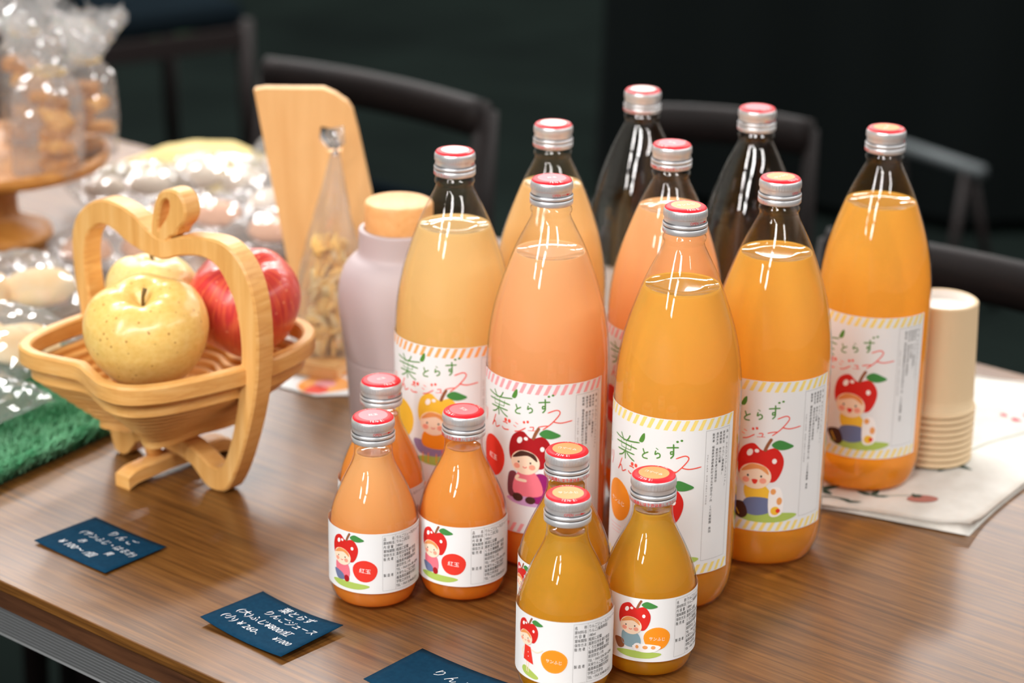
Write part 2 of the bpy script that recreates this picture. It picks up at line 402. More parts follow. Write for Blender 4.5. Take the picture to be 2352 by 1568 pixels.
def child(a, x, y, s, hat, kind, hatcol=None, face_dx=-.1):
    """child in an apple-shaped hat; (x,y) centre of hat, s = hat width in mm"""
    hatcol = hatcol or INK['applered']
    if kind == 'standing':
        a.blob([(x-.30*s, y-1.62*s), (x-.1*s, y-1.45*s), (x+.5*s, y-1.72*s), (x+.4*s, y-1.86*s), (x-.1*s, y-1.8*s)], INK['palegreen'], 2)
        a.stroke([(x-.04*s, y-1.2*s), (x-.02*s, y-1.66*s)], s*.06, INK['skin'], 3); a.stroke([(x+.08*s, y-1.2*s), (x+.06*s, y-1.68*s)], s*.06, INK['skin'], 3)
        a.poly([(x-.14*s, y-.6*s), (x+.16*s, y-.62*s), (x+.3*s, y-1.28*s), (x-.2*s, y-1.2*s)], INK['red'], 4)
        a.ell(x+.05*s, y-.85*s, s*.02, s*.02, INK['white'], 5, n=8); a.ell(x+.06*s, y-1.02*s, s*.02, s*.02, INK['white'], 5, n=8)
        a.stroke([(x-.14*s, y-.66*s), (x-.3*s, y-.9*s), (x-.2*s, y-1.1*s)], s*.05, INK['skin'], 3)
        a.stroke([(x+.16*s, y-.7*s), (x+.45*s, y-.75*s), (x+.7*s, y-.6*s)], s*.05, INK['skin'], 3)
    else:
        a.blob([(x-.55*s, y-1.22*s), (x-.2*s, y-1.12*s), (x+.6*s, y-1.14*s), (x+.86*s, y-1.22*s), (x+.5*s, y-1.34*s), (x-.2*s, y-1.34*s)], INK['palegreen'] if kind != 'girl' else INK['lilac'], 2, 5)
        if kind == 'boy':
            a.blob([(x-.3*s, y-.52*s), (x+.1*s, y-.5*s), (x+.28*s, y-.8*s), (x+.1*s, y-.95*s), (x-.25*s, y-.85*s)], INK['yellow'], 3)
            a.blob([(x-.25*s, y-.82*s), (x+.2*s, y-.8*s), (x+.28*s, y-1.08*s), (x-.05*s, y-1.2*s), (x-.35*s, y-1.1*s)], INK['blue'], 4)
            a.blob([(x-.62*s, y-.98*s), (x-.34*s, y-.92*s), (x-.22*s, y-1.18*s), (x-.36*s, y-1.3*s), (x-.56*s, y-1.16*s)], INK['darkbrown'], 5)
            a.stroke([(x-.52*s, y-1.02*s), (x-.4*s, y-1.22*s)], s*.04, INK['yellow'], 6)
            a.blob([(x+.22*s, y-.62*s), (x+.42*s, y-.55*s), (x+.52*s, y-.8*s), (x+.5*s, y-1.15*s), (x+.24*s, y-1.18*s)], INK['white'], 5)
            a.ell(x+.3*s, y-.64*s, s*.06, s*.07, INK['catorange'], 6, n=10); a.ell(x+.44*s, y-.86*s, s*.06, s*.09, INK['catorange'], 6, n=10)
            a.ell(x+.36*s, y-1.08*s, s*.1, s*.1, INK['yellow'], 6, n=12); a.ell(x+.42*s, y-1.08*s, s*.05, s*.05, INK['red'], 7, n=10)
        elif kind == 'girl':
            a.blob([(x-.26*s, y-.54*s), (x+.14*s, y-.54*s), (x+.3*s, y-1.06*s), (x-.36*s, y-1.06*s)], INK['pink'], 4)
            a.blob([(x+.12*s, y-.6*s), (x+.42*s, y-.62*s), (x+.44*s, y-1.2*s), (x+.1*s, y-1.22*s)], INK['purple'], 3)
            a.blob([(x-.5*s, y-.62*s), (x-.3*s, y-.6*s), (x-.34*s, y-1.14*s), (x-.52*s, y-1.1*s)], INK['plum'], 3)
            a.ell(x-.26*s, y-1.16*s, s*.13, s*.1, INK['darkbrown'], 5, n=14); a.ell(x+.04*s, y-1.2*s, s*.12, s*.09, INK['darkbrown'], 5, n=14)
            a.stroke([(x-.24*s, y-.62*s), (x-.3*s, y-.72*s), (x-.05*s, y-.74*s)], s*.07, INK['skin'], 5)
        elif kind == 'chair':
            a.blob([(x-.3*s, y-.5*s), (x+.2*s, y-.5*s), (x+.26*s, y-.9*s), (x-.35*s, y-.88*s)], INK['orange'], 4)
            a.blob([(x-.6*s, y-.75*s), (x+.1*s, y-.85*s), (x+.1*s, y-1.1*s), (x-.45*s, y-1.08*s)], INK['mauve'], 3)
            for q in (-.36, -.22, -.02, .1): a.stroke([(x+q*s, y-1.05*s), (x+q*s, y-1.3*s)], s*.04, INK['orange'], 3)
            a.blob([(x+.1*s, y-.5*s), (x+.4*s, y-.5*s), (x+.42*s, y-1.2*s), (x+.15*s, y-1.2*s)], INK['softred'], 3)
        elif kind == 'pink':
            a.blob([(x-.36*s, y-.5*s), (x+.12*s, y-.52*s), (x+.16*s, y-.98*s), (x-.3*s, y-1.02*s)], INK['pink'], 4)
            a.blob([(x-.44*s, y-.8*s), (x-.1*s, y-.86*s), (x+.0*s, y-1.06*s), (x-.3*s, y-1.1*s)], INK['blue'], 5)
            a.ell(x+.08*s, y-1.02*s, s*.1, s*.12, INK['darkred'], 5, n=12)
        elif kind == 'lying':
            a.blob([(x-.34*s, y-.5*s), (x+.1*s, y-.52*s), (x+.22*s, y-.86*s), (x-.1*s, y-1.02*s), (x-.36*s, y-.9*s)], INK['teal'], 4)
            a.blob([(x-.62*s, y-.8*s), (x-.34*s, y-.8*s), (x-.3*s, y-1.05*s), (x-.5*s, y-1.1*s)], INK['brown'], 4)
            a.ell(x+.4*s, y-1.0*s, s*.42, s*.14, INK['white'], 5, n=20, wob=.05); a.ell(x+.14*s, y-.98*s, s*.14, s*.14, INK['white'], 6, n=14)
            for q, w in ((.12, .05), (.36, .08), (.6, .07)): a.ell(x+q*s, y-.97*s, s*w, s*.06, INK['catorange'], 7, n=10)
    fx, fy = x+face_dx*s, y-.30*s
    apple_hat(a, x, y, s, s*.86, hatcol, INK['white'], -.12)
    a.ell(fx, fy, s*.34, s*.29, INK['skin'], 6, rot=-.1)
    a.blob([(fx-.3*s, fy+.08*s), (fx-.1*s, fy+.27*s), (fx+.2*s, fy+.22*s), (fx+.28*s, fy+.04*s), (fx+.06*s, fy+.17*s)], INK['hair'] if kind != 'girl' else INK['darkbrown'], 7)
    for q in (-.19, .17): a.ell(fx+q*s, fy-.1*s, s*.075, s*.065, INK['cheek'], 7, n=14)
    for q in (-.15, .13): a.ell(fx+q*s, fy+.0*s, s*.022, s*.026, INK['black'], 7, n=8)
    if kind == 'boy': a.blob([(fx-.06*s, fy-.08*s), (fx+.06*s, fy-.08*s), (fx+.03*s, fy-.17*s), (fx-.03*s, fy-.17*s)], INK['red'], 7)
    else: a.stroke([(fx-.05*s, fy-.1*s), (fx, fy-.13*s), (fx+.05*s, fy-.1*s)], s*.018, INK['red'], 7)

R_L, R_S = 0.0415, 0.0295
def large_label(stripe, circ, circ_txt, kind, hatcol):
    a = Art(); H = 108.5; dy = -6.5 if kind == 'boy' else 0.0
    d = R_L*1000*PI/180
    a.rect(-104*d, 0, 60*d, H, M['paper'], 0)
    stripes(a, -104*d, 60*d, H-7.5, H-.5, stripe); stripes(a, -104*d, 60*d, .5, 7.0, stripe)
    g, rd = INK['green'], INK['softred']
    nb = len(a.items)
    a.glyphs(HAND['ha'], -48, 81, 24, 17, .95, g)
    a.blob([(-24.6, 97), (-22.6, 101.5), (-20.6, 103), (-20.4, 99.5), (-22, 96.5)], g, 2)
    a.glyphs(HAND['to'], -22.5, 86, 5.6, 6.6, .9, g); a.glyphs(HAND['ra'], -14, 87.6, 5.2, 7.0, .9, g); a.glyphs(HAND['zu'], -5.6, 88.5, 8.0, 10.0, .95, g)
    a.ell(1.2, 100.2, .9, .75, g, 2, n=10); a.ell(3.9, 101.0, .9, .75, g, 2, n=10)
    a.glyphs(HAND['ri'], -57, 71, 6, 10, .8, rd); a.glyphs(HAND['n'], -44, 71.5, 9, 9, .8, rd); a.glyphs(HAND['go'], -33.5, 72.5, 7.5, 7, .85, rd)
    for x, y in ((-29.5, 79.4), (-26.4, 79.2)): a.ell(x, y, 1.2, 1.35, rd, 2, n=12)
    a.glyphs(HAND['ji'], -23, 73, 9, 7.5, .8, rd)
    for x, y in ((-15.2, 80.6), (-12.6, 81.2)): a.ell(x, y, .9, 1.0, rd, 2, n=10)
    a.glyphs(HAND['yu'], -12.4, 74.5, 5.4, 4.4, .7, rd); a.glyphs(HAND['bar'], -5.5, 77.6, 6.6, 3.0, .75, rd); a.glyphs(HAND['su'], -2.4, 76.5, 20, 14, .8, rd)
    a.items[nb:] = [([(x, y+dy) for x, y in V], F, mt, L) for V, F, mt, L in a.items[nb:]]
    a.text('くろだ果樹園', -58.6, 90, 1.9, INK['grey'], vertical=True, pitch=1.15)
    a.ell(-43, 50+dy, 13, 14.5, circ, 2, wob=.008)
    if circ_txt: a.text(circ_txt, -43-2.9*len(circ_txt)*.75, 48+dy, 4.4 if len(circ_txt) < 3 else 3.6, INK['white'], 3, sx=1.15, rot=-.06)
    for k in range(3): a.stroke([(-52+k, 25-2.4*k), (-38-k, 25.4-2.4*k)], .5, INK['stripepink'], 2, smooth=False)
    if kind == 'boy': child(a, -9, 50, 32, True, kind, hatcol)
    else: child(a, -11, 61, 30, True, kind, hatcol)
    x0, x1 = 20, 39.5                          # the framed panel of small print
    for p in ([(x0, 9.5), (x0, 100)], [(x1, 9.5), (x1, 100)], [(x0, 9.5), (x1, 9.5)], [(x0, 100), (x1, 100)]): a.stroke(p, .22, INK['grey'], 2, smooth=False)
    cols = [('品　名　りんごジュース(ストレート)', 36.4), ('原材料名　りんご(福島県産)', 33.3), ('賞味期限　枠外に記載', 30.4), ('保存方法　直射日光を避け常温保存', 27.6),
            ('販売者　福島県伊達郡桑折町大字北半田字北ノ内　くろだ果樹園　黒田', 24.6)]
    for t, x in cols: a.text(t, x, 96, 2.05, INK['black'], 2, vertical=True, pitch=1.06)
    a.text('ＴＥＬ・ＦＡＸ ０２４－５８１－４２９８', x0+1.0, 82, 1.7, INK['grey'], 2, vertical=True, pitch=1.02)
    return a
def small_label(circ, circ_txt, kind, first):
    a = Art(); H = 42.5; d = R_S*1000*PI/180
    a.rect(-125*d, 0, 84*d, H, M['paper'], 0)
    if kind == 'standing': child(a, -24.5, 32, 16.5, True, kind)
    else: child(a, -20.5, 30, 20.5, True, kind)
    a.ell(-6, 16, 8.3, 7.7, circ, 2, wob=.015)
    if len(circ_txt) > 2: a.stroke([(-6+7.6*math.cos(t*PI/12), 16+7.0*math.sin(t*PI/12)) for t in range(25)], .12, INK['yellow'], 3)
    s0 = 2.7 if len(circ_txt) > 2 else 3.6
    a.text(circ_txt, -6-s0*len(circ_txt)*.5*(.95 if len(circ_txt) > 2 else 1.1), 15.2, s0, INK['white'], 3, sx=(.95 if len(circ_txt) > 2 else 1.1), rot=-.08)
    a.stroke([(-46, 31), (-45, 33.5)], .5, INK['green'], 2); a.stroke([(-47, 29), (-45, 27.5)], .5, INK['green'], 2); a.stroke([(-48, 24), (-46, 20), (-44, 16)], .5, INK['softred'], 2)
    x0, x1 = 5.6, 41.0
    for p in ([(x0, 1.8), (x0, 41)], [(x1, 1.8), (x1, 41)], [(x0, 1.8), (x1, 1.8)], [(x0, 41), (x1, 41)], [(x0+9.0, 1.8), (x0+9.0, 41)]): a.stroke(p, .16, INK['grey'], 2, smooth=False)
    L = [(first, 'りんごジュース(ストレート)'), ('原材料名', 'りんご(%s)' % ('紅玉' if len(circ_txt) < 3 else '福島県産')), ('内 容 量', '180ml'), ('賞味期限', '瓶底に記載'), ('保存方法', '直射日光を避け常温'),
         ('販 売 者', 'くろだ果樹園　黒田'), ('', '福島県伊達郡桑折町'), ('', '泉田字北ノ内'), ('', 'TEL・FAX 024-581-4298'), ('製 造 者', '天栄りんご加工組合'), ('', '福島県岩瀬郡天栄村'), ('', '字牧之内字台'), ('', 'TEL・FAX 0248-82-2211')]
    y = 37.6
    for k, (l, r) in enumerate(L):
        if l: a.text(l, x0+.5, y, 2.5, INK['black'], 2, sx=.78)
        if r: a.text(r, x0+9.4, y, 2.55, INK['black'], 2, sx=.8)
        y -= 2.86
    return a

# ------------------------------------------------------------------ bottles
def smooth_prof(P, n=4): return [(p.x, p.y) for p in catmull([(r, z, 0) for r, z in P], n)]
def glass_prof(P, n=6):
    """profile of a moulded bottle: the curve, evened out so that reflections run clean"""
    Q = np.array(smooth_prof(P, n)); d = np.concatenate([[0], np.cumsum(np.hypot(*np.diff(Q, axis=0).T))])
    t = np.linspace(0, d[-1], 110); R_ = np.interp(t, d, Q[:, 0]); Z = np.interp(t, d, Q[:, 1])
    for _ in range(14):
        R_[4:-2] = .25*R_[3:-3]+.5*R_[4:-2]+.25*R_[5:-1]; Z[4:-2] = .25*Z[3:-3]+.5*Z[4:-2]+.25*Z[5:-1]
    return list(zip(R_.tolist(), Z.tolist()))
LARGE = [(.0290, .0012), (.0335, .0006), (.0372, .0036), (.0396, .0095), (.0411, .018), (.0415, .028), (.0415, .060), (.0415, .100), (.0415, .143), (.0412, .150), (.0402, .161), (.0386, .172), (.0362, .183),
         (.0330, .194), (.0298, .2035), (.0262, .2135), (.0226, .2225), (.0189, .230), (.0155, .2365), (.0134, .2410), (.0129, .2430)]
SMALL = [(.0205, .0010), (.0240, .0005), (.0262, .0028), (.0281, .0072), (.0292, .0135), (.0295, .020), (.0295, .036), (.0295, .050), (.0291, .0565), (.0278, .064), (.0252, .0715), (.0219, .0795), (.0182, .087), (.0150, .0935), (.0130, .0990), (.0125, .1030)]
NECK_L = [(.0127, .2440), (.0136, .2452), (.0139, .2466), (.0136, .2480), (.0127, .2490), (.0124, .2510), (.0124, .262)]
NECK_S = [(.0124, .1050), (.0124, .1110), (.0124, .122)]
def glass_mesh(prof, neck, mt, n=96):
    mb = MB(); P = [(.0001, .0042 if prof is LARGE else .003), (prof[0][0]*.8, .0030 if prof is LARGE else .0022)]+glass_prof(prof)+neck
    mb.lathe(P, mt, n); return mb.mesh('glass_body')
def juice_mesh(prof, level, mt, top, n=72):
    ins = .0011; P = [(max(r-ins, .0005), max(z, .0026)) for r, z in glass_prof(prof)]
    Q = [(.0001, .0056 if prof is LARGE else .0042), (prof[0][0]*.8, .0046 if prof is LARGE else .0034)]
    for (r, z) in P:
        if z < level: Q.append((r, z))
    rl = np.interp(level, [z for r, z in P], [r for r, z in P])
    Q += [(rl, level), (rl-.0007, level-.0007, top), (rl*.5, level-.0009, top), (.0001, level-.0009, top)]
    mb = MB(); mb.lathe(Q, mt, n); me = mb.mesh('juice')
    bm = bmesh.new(); bm.from_mesh(me); bmesh.ops.remove_doubles(bm, verts=bm.verts, dist=.00025); bmesh.ops.recalc_face_normals(bm, faces=bm.faces); bm.to_mesh(me); bm.free()
    return me
def cap_mesh(disc, word, rot):
    al, gr, rd = M['cap'], M['cap_groove'], INK['capred']
    mm = [(13.2, -.2, gr), (13.9, 0, al), (14.3, .5, al), (14.35, 3.3, al), (14.0, 3.7, gr), (13.75, 4.1, gr), (14.0, 4.5, al), (14.35, 4.9, al), (14.35, 6.0, al), (14.0, 6.5, gr), (13.5, 7.0, gr), (13.5, 7.4, al), (13.5, 9.8, al),
          (13.7, 10.2, al), (14.1, 10.7, al), (14.1, 13.6, al), (13.95, 14.3, al), (13.7, 15.1, al), (13.35, 15.6, rd), (12.9, 16.3, rd), (12.2, 16.8, rd), (11.2, 17.1, rd), (9.4, 17.2, disc), (5.0, 17.25, disc), (.05, 17.3, disc)]
    mb = MB(); nn = 144
    mb.lathe([(r/1000, z/1000, m_) for r, z, m_ in mm], al, nn, rad=lambda i, k, r: r-(.00028 if i in (14, 15) and k % 3 == 0 else 0))
    a = Art()                                   # printing round the skirt
    a.text('OPEN', -3.5, 7.6, 2.6, INK['captext'], 1, sx=.85); a.rect(3.0, 8.2, 8.2, 8.5, INK['captext'], 1); a.poly([(7.0, 7.7), (11, 8.3), (7.0, 9.0)], INK['captext'], 1)
    a.wrap(mb, .01352, 0, step=1.2)
    b = Art(); b.text('開栓には十分注意して下さい', 24, .75, 2.5, INK['captext'], 1, sx=.95); b.wrap(mb, .01437, 0, step=1.2)
    b = Art(); b.text('開栓には十分注意して下さい', -52, .75, 2.5, INK['captext'], 1, sx=.95); b.wrap(mb, .01437, 0, step=1.2)
    # printing on the top: white word in the disc, ring text on the red border
    c = Art()
    if word:
        s_ = 3.3; c.text(word, -s_*len(word)*.47, -1.1, s_, INK['white'], 1, rot=0, sx=.95)
    c.flat(mb, .01731, .00004)
    for k, ch in enumerate('TEN-EI'):
        V, F = text_geo(ch); th0 = (k-2.5)*.155
        P = []
        for x, y in V:
            th = th0+(x-.3)*2.6/11.6; rr = 12.25-y*2.9
            P.append((rr/1000*math.sin(th), -rr/1000*math.cos(th), np.interp(rr, [9.4, 11.2, 12.2, 12.9], [17.2, 17.1, 16.8, 16.3])/1000+.00008))
        mb.add(P, F, INK['white'], False)
    for k, ch in enumerate('TEN-EI'):
        V, F = text_geo(ch); th0 = PI+(k-2.5)*.155
        P = []
        for x, y in V:
            th = th0+(x-.3)*2.6/11.6; rr = 12.25-y*2.9
            P.append((rr/1000*math.sin(th), -rr/1000*math.cos(th), np.interp(rr, [9.4, 11.2, 12.2, 12.9], [17.2, 17.1, 16.8, 16.3])/1000+.00008))
        mb.add(P, F, INK['white'], False)
    return mb.mesh('cap')

GL = glass_mesh(LARGE, NECK_L, M['glass']); GE = glass_mesh(LARGE, NECK_L, M['glass_empty']); GS = glass_mesh(SMALL, NECK_S, M['glass'])
_lab = {}
def label_mesh(key, art, R):
    if key not in _lab:
        mb = MB(); art.wrap(mb, R+.00025, 0, step=2.0); _lab[key] = mb.mesh('label')
    return _lab[key]
_jm = {}
_cm = {}
def bottle(kind, x, y, z, jk, level, disc, word, lab, lab_off, cap_rot, label, group):
    face = math.atan2(-x, y)
    big = kind == 'large'
    name = {'large': 'juice_bottle', 'small': 'small_juice_bottle'}[kind] if jk else 'empty_bottle'
    o = empty(name, (x, y, z), face, label, 'bottle', group)
    g = link('glass_body', (GL if jk else GE) if big else GS, o)
    if jk:
        key = (kind, jk, round(level, 3))
        if key not in _jm: _jm[key] = juice_mesh(LARGE if big else SMALL, level, J[jk], JT[jk])
        link('juice', _jm[key], o)
    ck = (disc, word)
    if ck not in _cm: _cm[ck] = cap_mesh(INK[disc], word, 0)
    c = link('cap', _cm[ck], o); c.location = (0, 0, .2506 if big else .1107); c.rotation_euler = (0, 0, cap_rot)
    if lab:
        l = link('label', lab, o); l.location = (0, 0, .030 if big else .0145); l.rotation_euler = (0, 0, math.radians(lab_off))
    return o
def LL(key):
    defs = {'fuji': (INK['paleyellow'], INK['orange'], 'サンふじ', 'boy', INK['applered']), 'kogyoku': (INK['stripepink'], INK['red'], '紅玉', 'girl', INK['darkred']),
            'yellow': (INK['stripeorange'], INK['yellow'], '', 'chair', INK['yellow'])}
    return label_mesh('L'+key, large_label(*defs[key]) if 'L'+key not in _lab else None, R_L)
def SL(key):
    defs = {'red': (INK['red'], '紅玉', 'pink', '品　　名'), 'stand': (INK['orange'], 'サンふじ', 'standing', '名　　称'), 'cat': (INK['orange'], 'サンふじ', 'lying', '名　　称')}
    return label_mesh('S'+key, small_label(*defs[key]) if 'S'+key not in _lab else None, R_S)
GBL = 'large bottles of apple juice'; GBS = 'small bottles of apple juice'; GBE = 'empty bottles at the back'
CLOTH_Z = 0.0045
def bottles():
    b = bottle
    b('large', .1081, 1.3453, T, 'clear_orange', .2154, 'cappeach', 'サンふじ', LL('fuji'), 0, .5, 'tall bottle of clear orange juice, the foremost of the large bottles', GBL)
    b('large', .0244, 1.4041, T, 'peach', .2181, 'cappink', '紅玉', LL('kogyoku'), 0, .3, 'tall bottle of cloudy peach juice, pink striped label with a girl in purple', GBL)
    b('large', -.0411, 1.4714, T, 'pale_yellow', .2149, 'capwhite', '', LL('yellow'), 0, 1.2, 'tall bottle of pale yellow juice, orange striped label, beside the grey tumbler', GBL)
    b('large', .0272, 1.5511, T, 'cream', .2231, 'capwhite', '', LL('yellow'), 0, 1.9, 'tall bottle of pale yellow juice hidden behind the peach bottle, only its upper half showing', GBL)
    b('large', .1091, 1.4995, T, 'peach', .2222, 'cappink', '紅玉', LL('kogyoku'), 0, 2.5, 'tall bottle of cloudy peach juice half hidden behind the front orange bottle, pink cap', GBL)
    b('large', .1756, 1.4164, T, 'clear_orange', .2162, 'cappeach', 'サンふじ', LL('fuji'), 9, .9, 'tall orange juice bottle on bare wood between the foremost large bottle and the linen cloth', GBL)
    b('large', .2634, 1.5358, T+CLOTH_Z, 'clear_orange', .2136, 'cappeach', 'サンふじ', LL('fuji'), 1, 1.4, 'tall bottle of orange juice standing on the linen cloth beside the paper cups', GBL)
    b('large', .0969, 1.6609, T, None, 0, 'capwhite', '', None, 0, 2.0, 'empty clear glass bottle with white topped cap, the farthest bottle', GBE)
    b('large', .1793, 1.6086, T, None, 0, 'cappink', '', None, 0, 0.7, 'empty clear glass bottle with pink cap, between the orange bottles at the back', GBE)
    b('small', -.0888, 1.3308, T, 'small_peach', .1029, 'cappink', '紅玉', SL('red'), 0, .25, 'small bottle of light peach juice with pink cap, nearest the price cards', GBS)
    b('small', -.0306, 1.3434, T, 'small_deep', .1024, 'cappink', '紅玉', SL('red'), 0, 2.2, 'small bottle of deep orange juice, pink cap, standing before the girl in purple label', GBS)
    b('small', -.0876, 1.3967, T, 'small_deep', .103, 'cappink', '紅玉', SL('red'), -8, .6, 'small bottle with pink cap half hidden behind two others of its kind', GBS)
    b('small', .0348, 1.2112, T, 'small_amber', .1042, 'cappeach', 'サンふじ', SL('stand'), 0, .1, 'small amber juice bottle, the foremost of all, child in red dress on its label', GBS)
    b('small', .0876, 1.2437, T, 'small_amber', .1046, 'cappeach', 'サンふじ', SL('cat'), 23, 2.7, 'small amber juice bottle with a child and cat on grass on its label', GBS)
    b('small', .0356, 1.2795, T, 'small_amber', .1044, 'cappeach', 'サンふじ', SL('stand'), -18, 2.9, 'small bottle of amber juice standing right behind the foremost bottle, mostly hidden', GBS)

# ------------------------------------------------------------------ the table (its long edges run along u)
CU, SU = math.cos(TABLE_ANG), math.sin(TABLE_ANG)
def uv(u, v, z=0.0): return (u*CU-v*SU, u*SU+v*CU, z)          # v = distance across the table
def build_table():
    t = empty('display_table', (*uv(-1.15, 1.235)[:2], 0), TABLE_ANG, 'long brown wood-grain table with dark edge and ribbed aluminium rail', 'table')
    L, Wd = 1.8, .82
    mb = MB(); mb.box((0, 0, T-.004), (L, Wd, .008), M['table'], bev=.001); mb.build('tabletop', t)
    mb = MB(); mb.box((0, 0, T-.0145), (L-.002, Wd-.002, .013), M['edge_band']); mb.build('edge_band', t)
    mb = MB()                                                   # ribbed rail under the front and back edges
    for sgn in (-1, 1):
        P = [(0, -.0215)]; 
        for k in range(8): z = -.0225-k*.0024; P += [(.0022, z), (.0022, z-.0014), (.0008, z-.0018)]
        P += [(.0022, -.043), (0, -.0445)]
        V = []; F = []
        for x in (-L/2, L/2):
            for d, z in P: V.append((x, sgn*(Wd/2-.004+d), T+z))
            V += [(x, sgn*(Wd/2-.03), T-.0445), (x, sgn*(Wd/2-.03), T-.0215)]
        n_ = len(P)+2
        F = [[k, (k+1) % n_, n_+(k+1) % n_, n_+k] for k in range(n_)]+[list(range(n_)), list(range(2*n_-1, n_-1, -1))]
        mb.add(V, F, M['alu'], False)
    o = mb.build('edge_rail', t, fix=True); o['label'] = 'ribbed aluminium rail'
    for sx in (-1, 1):
        for sy in (-1, 1):
            mb = MB(); mb.box((sx*(L/2-.08), sy*(Wd/2-.07), (T-.045)/2), (.04, .04, T-.045), M['chair'], bev=.003); mb.build('leg', t)

# ------------------------------------------------------------------ the linen cloth, folded, at the back right
def cloth_art():
    a = Art()
    red, gr, dk, bt = M['print_pink'], M['print_green'], M['print_dark'], M['print_berry']
    def leaf(x, y, l, w, ang):
        c, d = math.cos(ang), math.sin(ang)
        a.poly([(x+l*p*c-w*q*d, y+l*p*d+w*q*c) for p, q in ((0, 0), (.3, .5), (.7, .35), (1, 0), (.7, -.35), (.3, -.5))], dk, 1)
    return a, leaf, red, gr, dk, bt
def build_cloth():
    C0 = Vector((.3265, 1.4375)); e1 = Vector((-.906, .423)).normalized(); e2 = Vector((.547, .837)).normalized()
    def wav(p, q): return .0006*math.sin(31*p+9*q)+.0005*math.sin(57*q-13*p)
    def P(p, q, z): return Vector((*(C0+e1*p+e2*q), T+z))
    nu, nv = 26, 30; A, B_ = .225, .325
    mb = MB(); V = []; F = []
    top = lambda p, q: .0040+wav(p, q)+(.006*math.exp(-((p/.018)**2+(q/.018)**2)))+.002*math.exp(-((q-B_)/.02)**2)*math.sin(40*p)
    lay = [lambda p, q: .0003, lambda p, q: top(p, q)]
    for k in range(2):
        for i in range(nu+1):
            for j in range(nv+1):
                p, q = A*i/nu, B_*j/nv
                pp = p+(.0015*math.sin(30*q) if i == 0 else 0); qq = q+(.0022*math.sin(38*p) if j in (0, nv) else 0)
                V.append(P(pp, qq, lay[k](p, q)))
    n1 = (nu+1)*(nv+1)
    for k in range(2):
        for i in range(nu):
            for j in range(nv):
                q = [k*n1+i*(nv+1)+j, k*n1+(i+1)*(nv+1)+j, k*n1+(i+1)*(nv+1)+j+1, k*n1+i*(nv+1)+j+1]; F.append(q if k == 0 else q[::-1])
    ring = [(i, 0) for i in range(nu)]+[(nu, j) for j in range(nv)]+[(i, nv) for i in range(nu, 0, -1)]+[(0, j) for j in range(nv, 0, -1)]
    for a_, b_ in zip(ring, ring[1:]+ring[:1]):
        x, y = a_[0]*(nv+1)+a_[1], b_[0]*(nv+1)+b_[1]; F.append([x, y, n1+y, n1+x])
    mb.add(V, F, M['linen'])
    # inner folded layers showing along the open edges
    for k, ins in enumerate((.003, .006)):
        V = [P(ins, ins, .0012+k*.0014), P(A-.002, ins, .0012+k*.0014), P(A-.002, ins-.0045, .0010+k*.0014), P(ins, ins-.0045, .0010+k*.0014)]
        mb.add(V, [[0, 1, 2, 3]], M['linen'], False)
    # printed plants: berries, leaves, blossoms and thin stalks, placed in (p,q) millimetres
    a, leaf, red, gr, dk, bt = cloth_art()
    a.ell(50, 38, 11, 7, bt, 1, rot=-.5, n=18); 
    for q in range(4): leaf(60, 40+q*1.5, 9, 4, 2.6+q*.5)
    for x, y, l, w, g in ((84, 28, 15, 5, .3), (84, 28, 13, 5, 1.6), (84, 28, 12, 4, 2.9), (92, 12, 13, 4, .2), (96, 10, 12, 4, 2.8), (122, 24, 20, 8, .8), (122, 24, 18, 7, 2.3), (122, 24, 14, 6, 3.6), (150, 14, 18, 6, 1.0), (150, 14, 16, 6, 2.6),
                           (62, 118, 22, 6, .2), (62, 118, 22, 6, -2.8), (66, 122, 20, 5, 1.2), (60, 112, 16, 5, -1.4)): leaf(x, y, l, w, g)
    a.stroke([(150, 14), (128, 8), (108, 14), (92, 12)], 1.6, dk, 1); a.stroke([(140, 30), (128, 18), (122, 4)], 2.0, dk, 1); a.stroke([(84, 28), (72, 34), (60, 40)], .8, gr, 1)
    a.stroke([(58, 150), (50, 180), (34, 214), (26, 226)], 1.2, gr, 1); a.stroke([(30, 190), (28, 215), (26, 232)], 1.2, gr, 1)
    for k in range(9):
        g = -.3+k*.36; a.stroke([(26, 228), (26+13*math.cos(g+1.2), 228+13*math.sin(g+1.2))], 1.0, gr, 1)
    for x, y, r_ in ((54, 232, 5), (40, 238, 6), (30, 246, 5), (12, 236, 8), (2, 228, 7), (20, 242, 5), (66, 238, 4), (50, 244, 4)): a.ell(x, y, r_, r_*.6, red, 2, rot=.6, n=14, wob=.12)
    items = a.items
    for V2, F2, mt, Lr in items:
        mb.add([P(x/1000, y/1000, top(x/1000, y/1000)+.00025+Lr*.00012) for x, y in V2 if True], F2, mt, False)
    tag(mb.build('linen_cloth'), 'folded white linen cloth printed with berries and leaves, under the paper cups', 'cloth')
    return

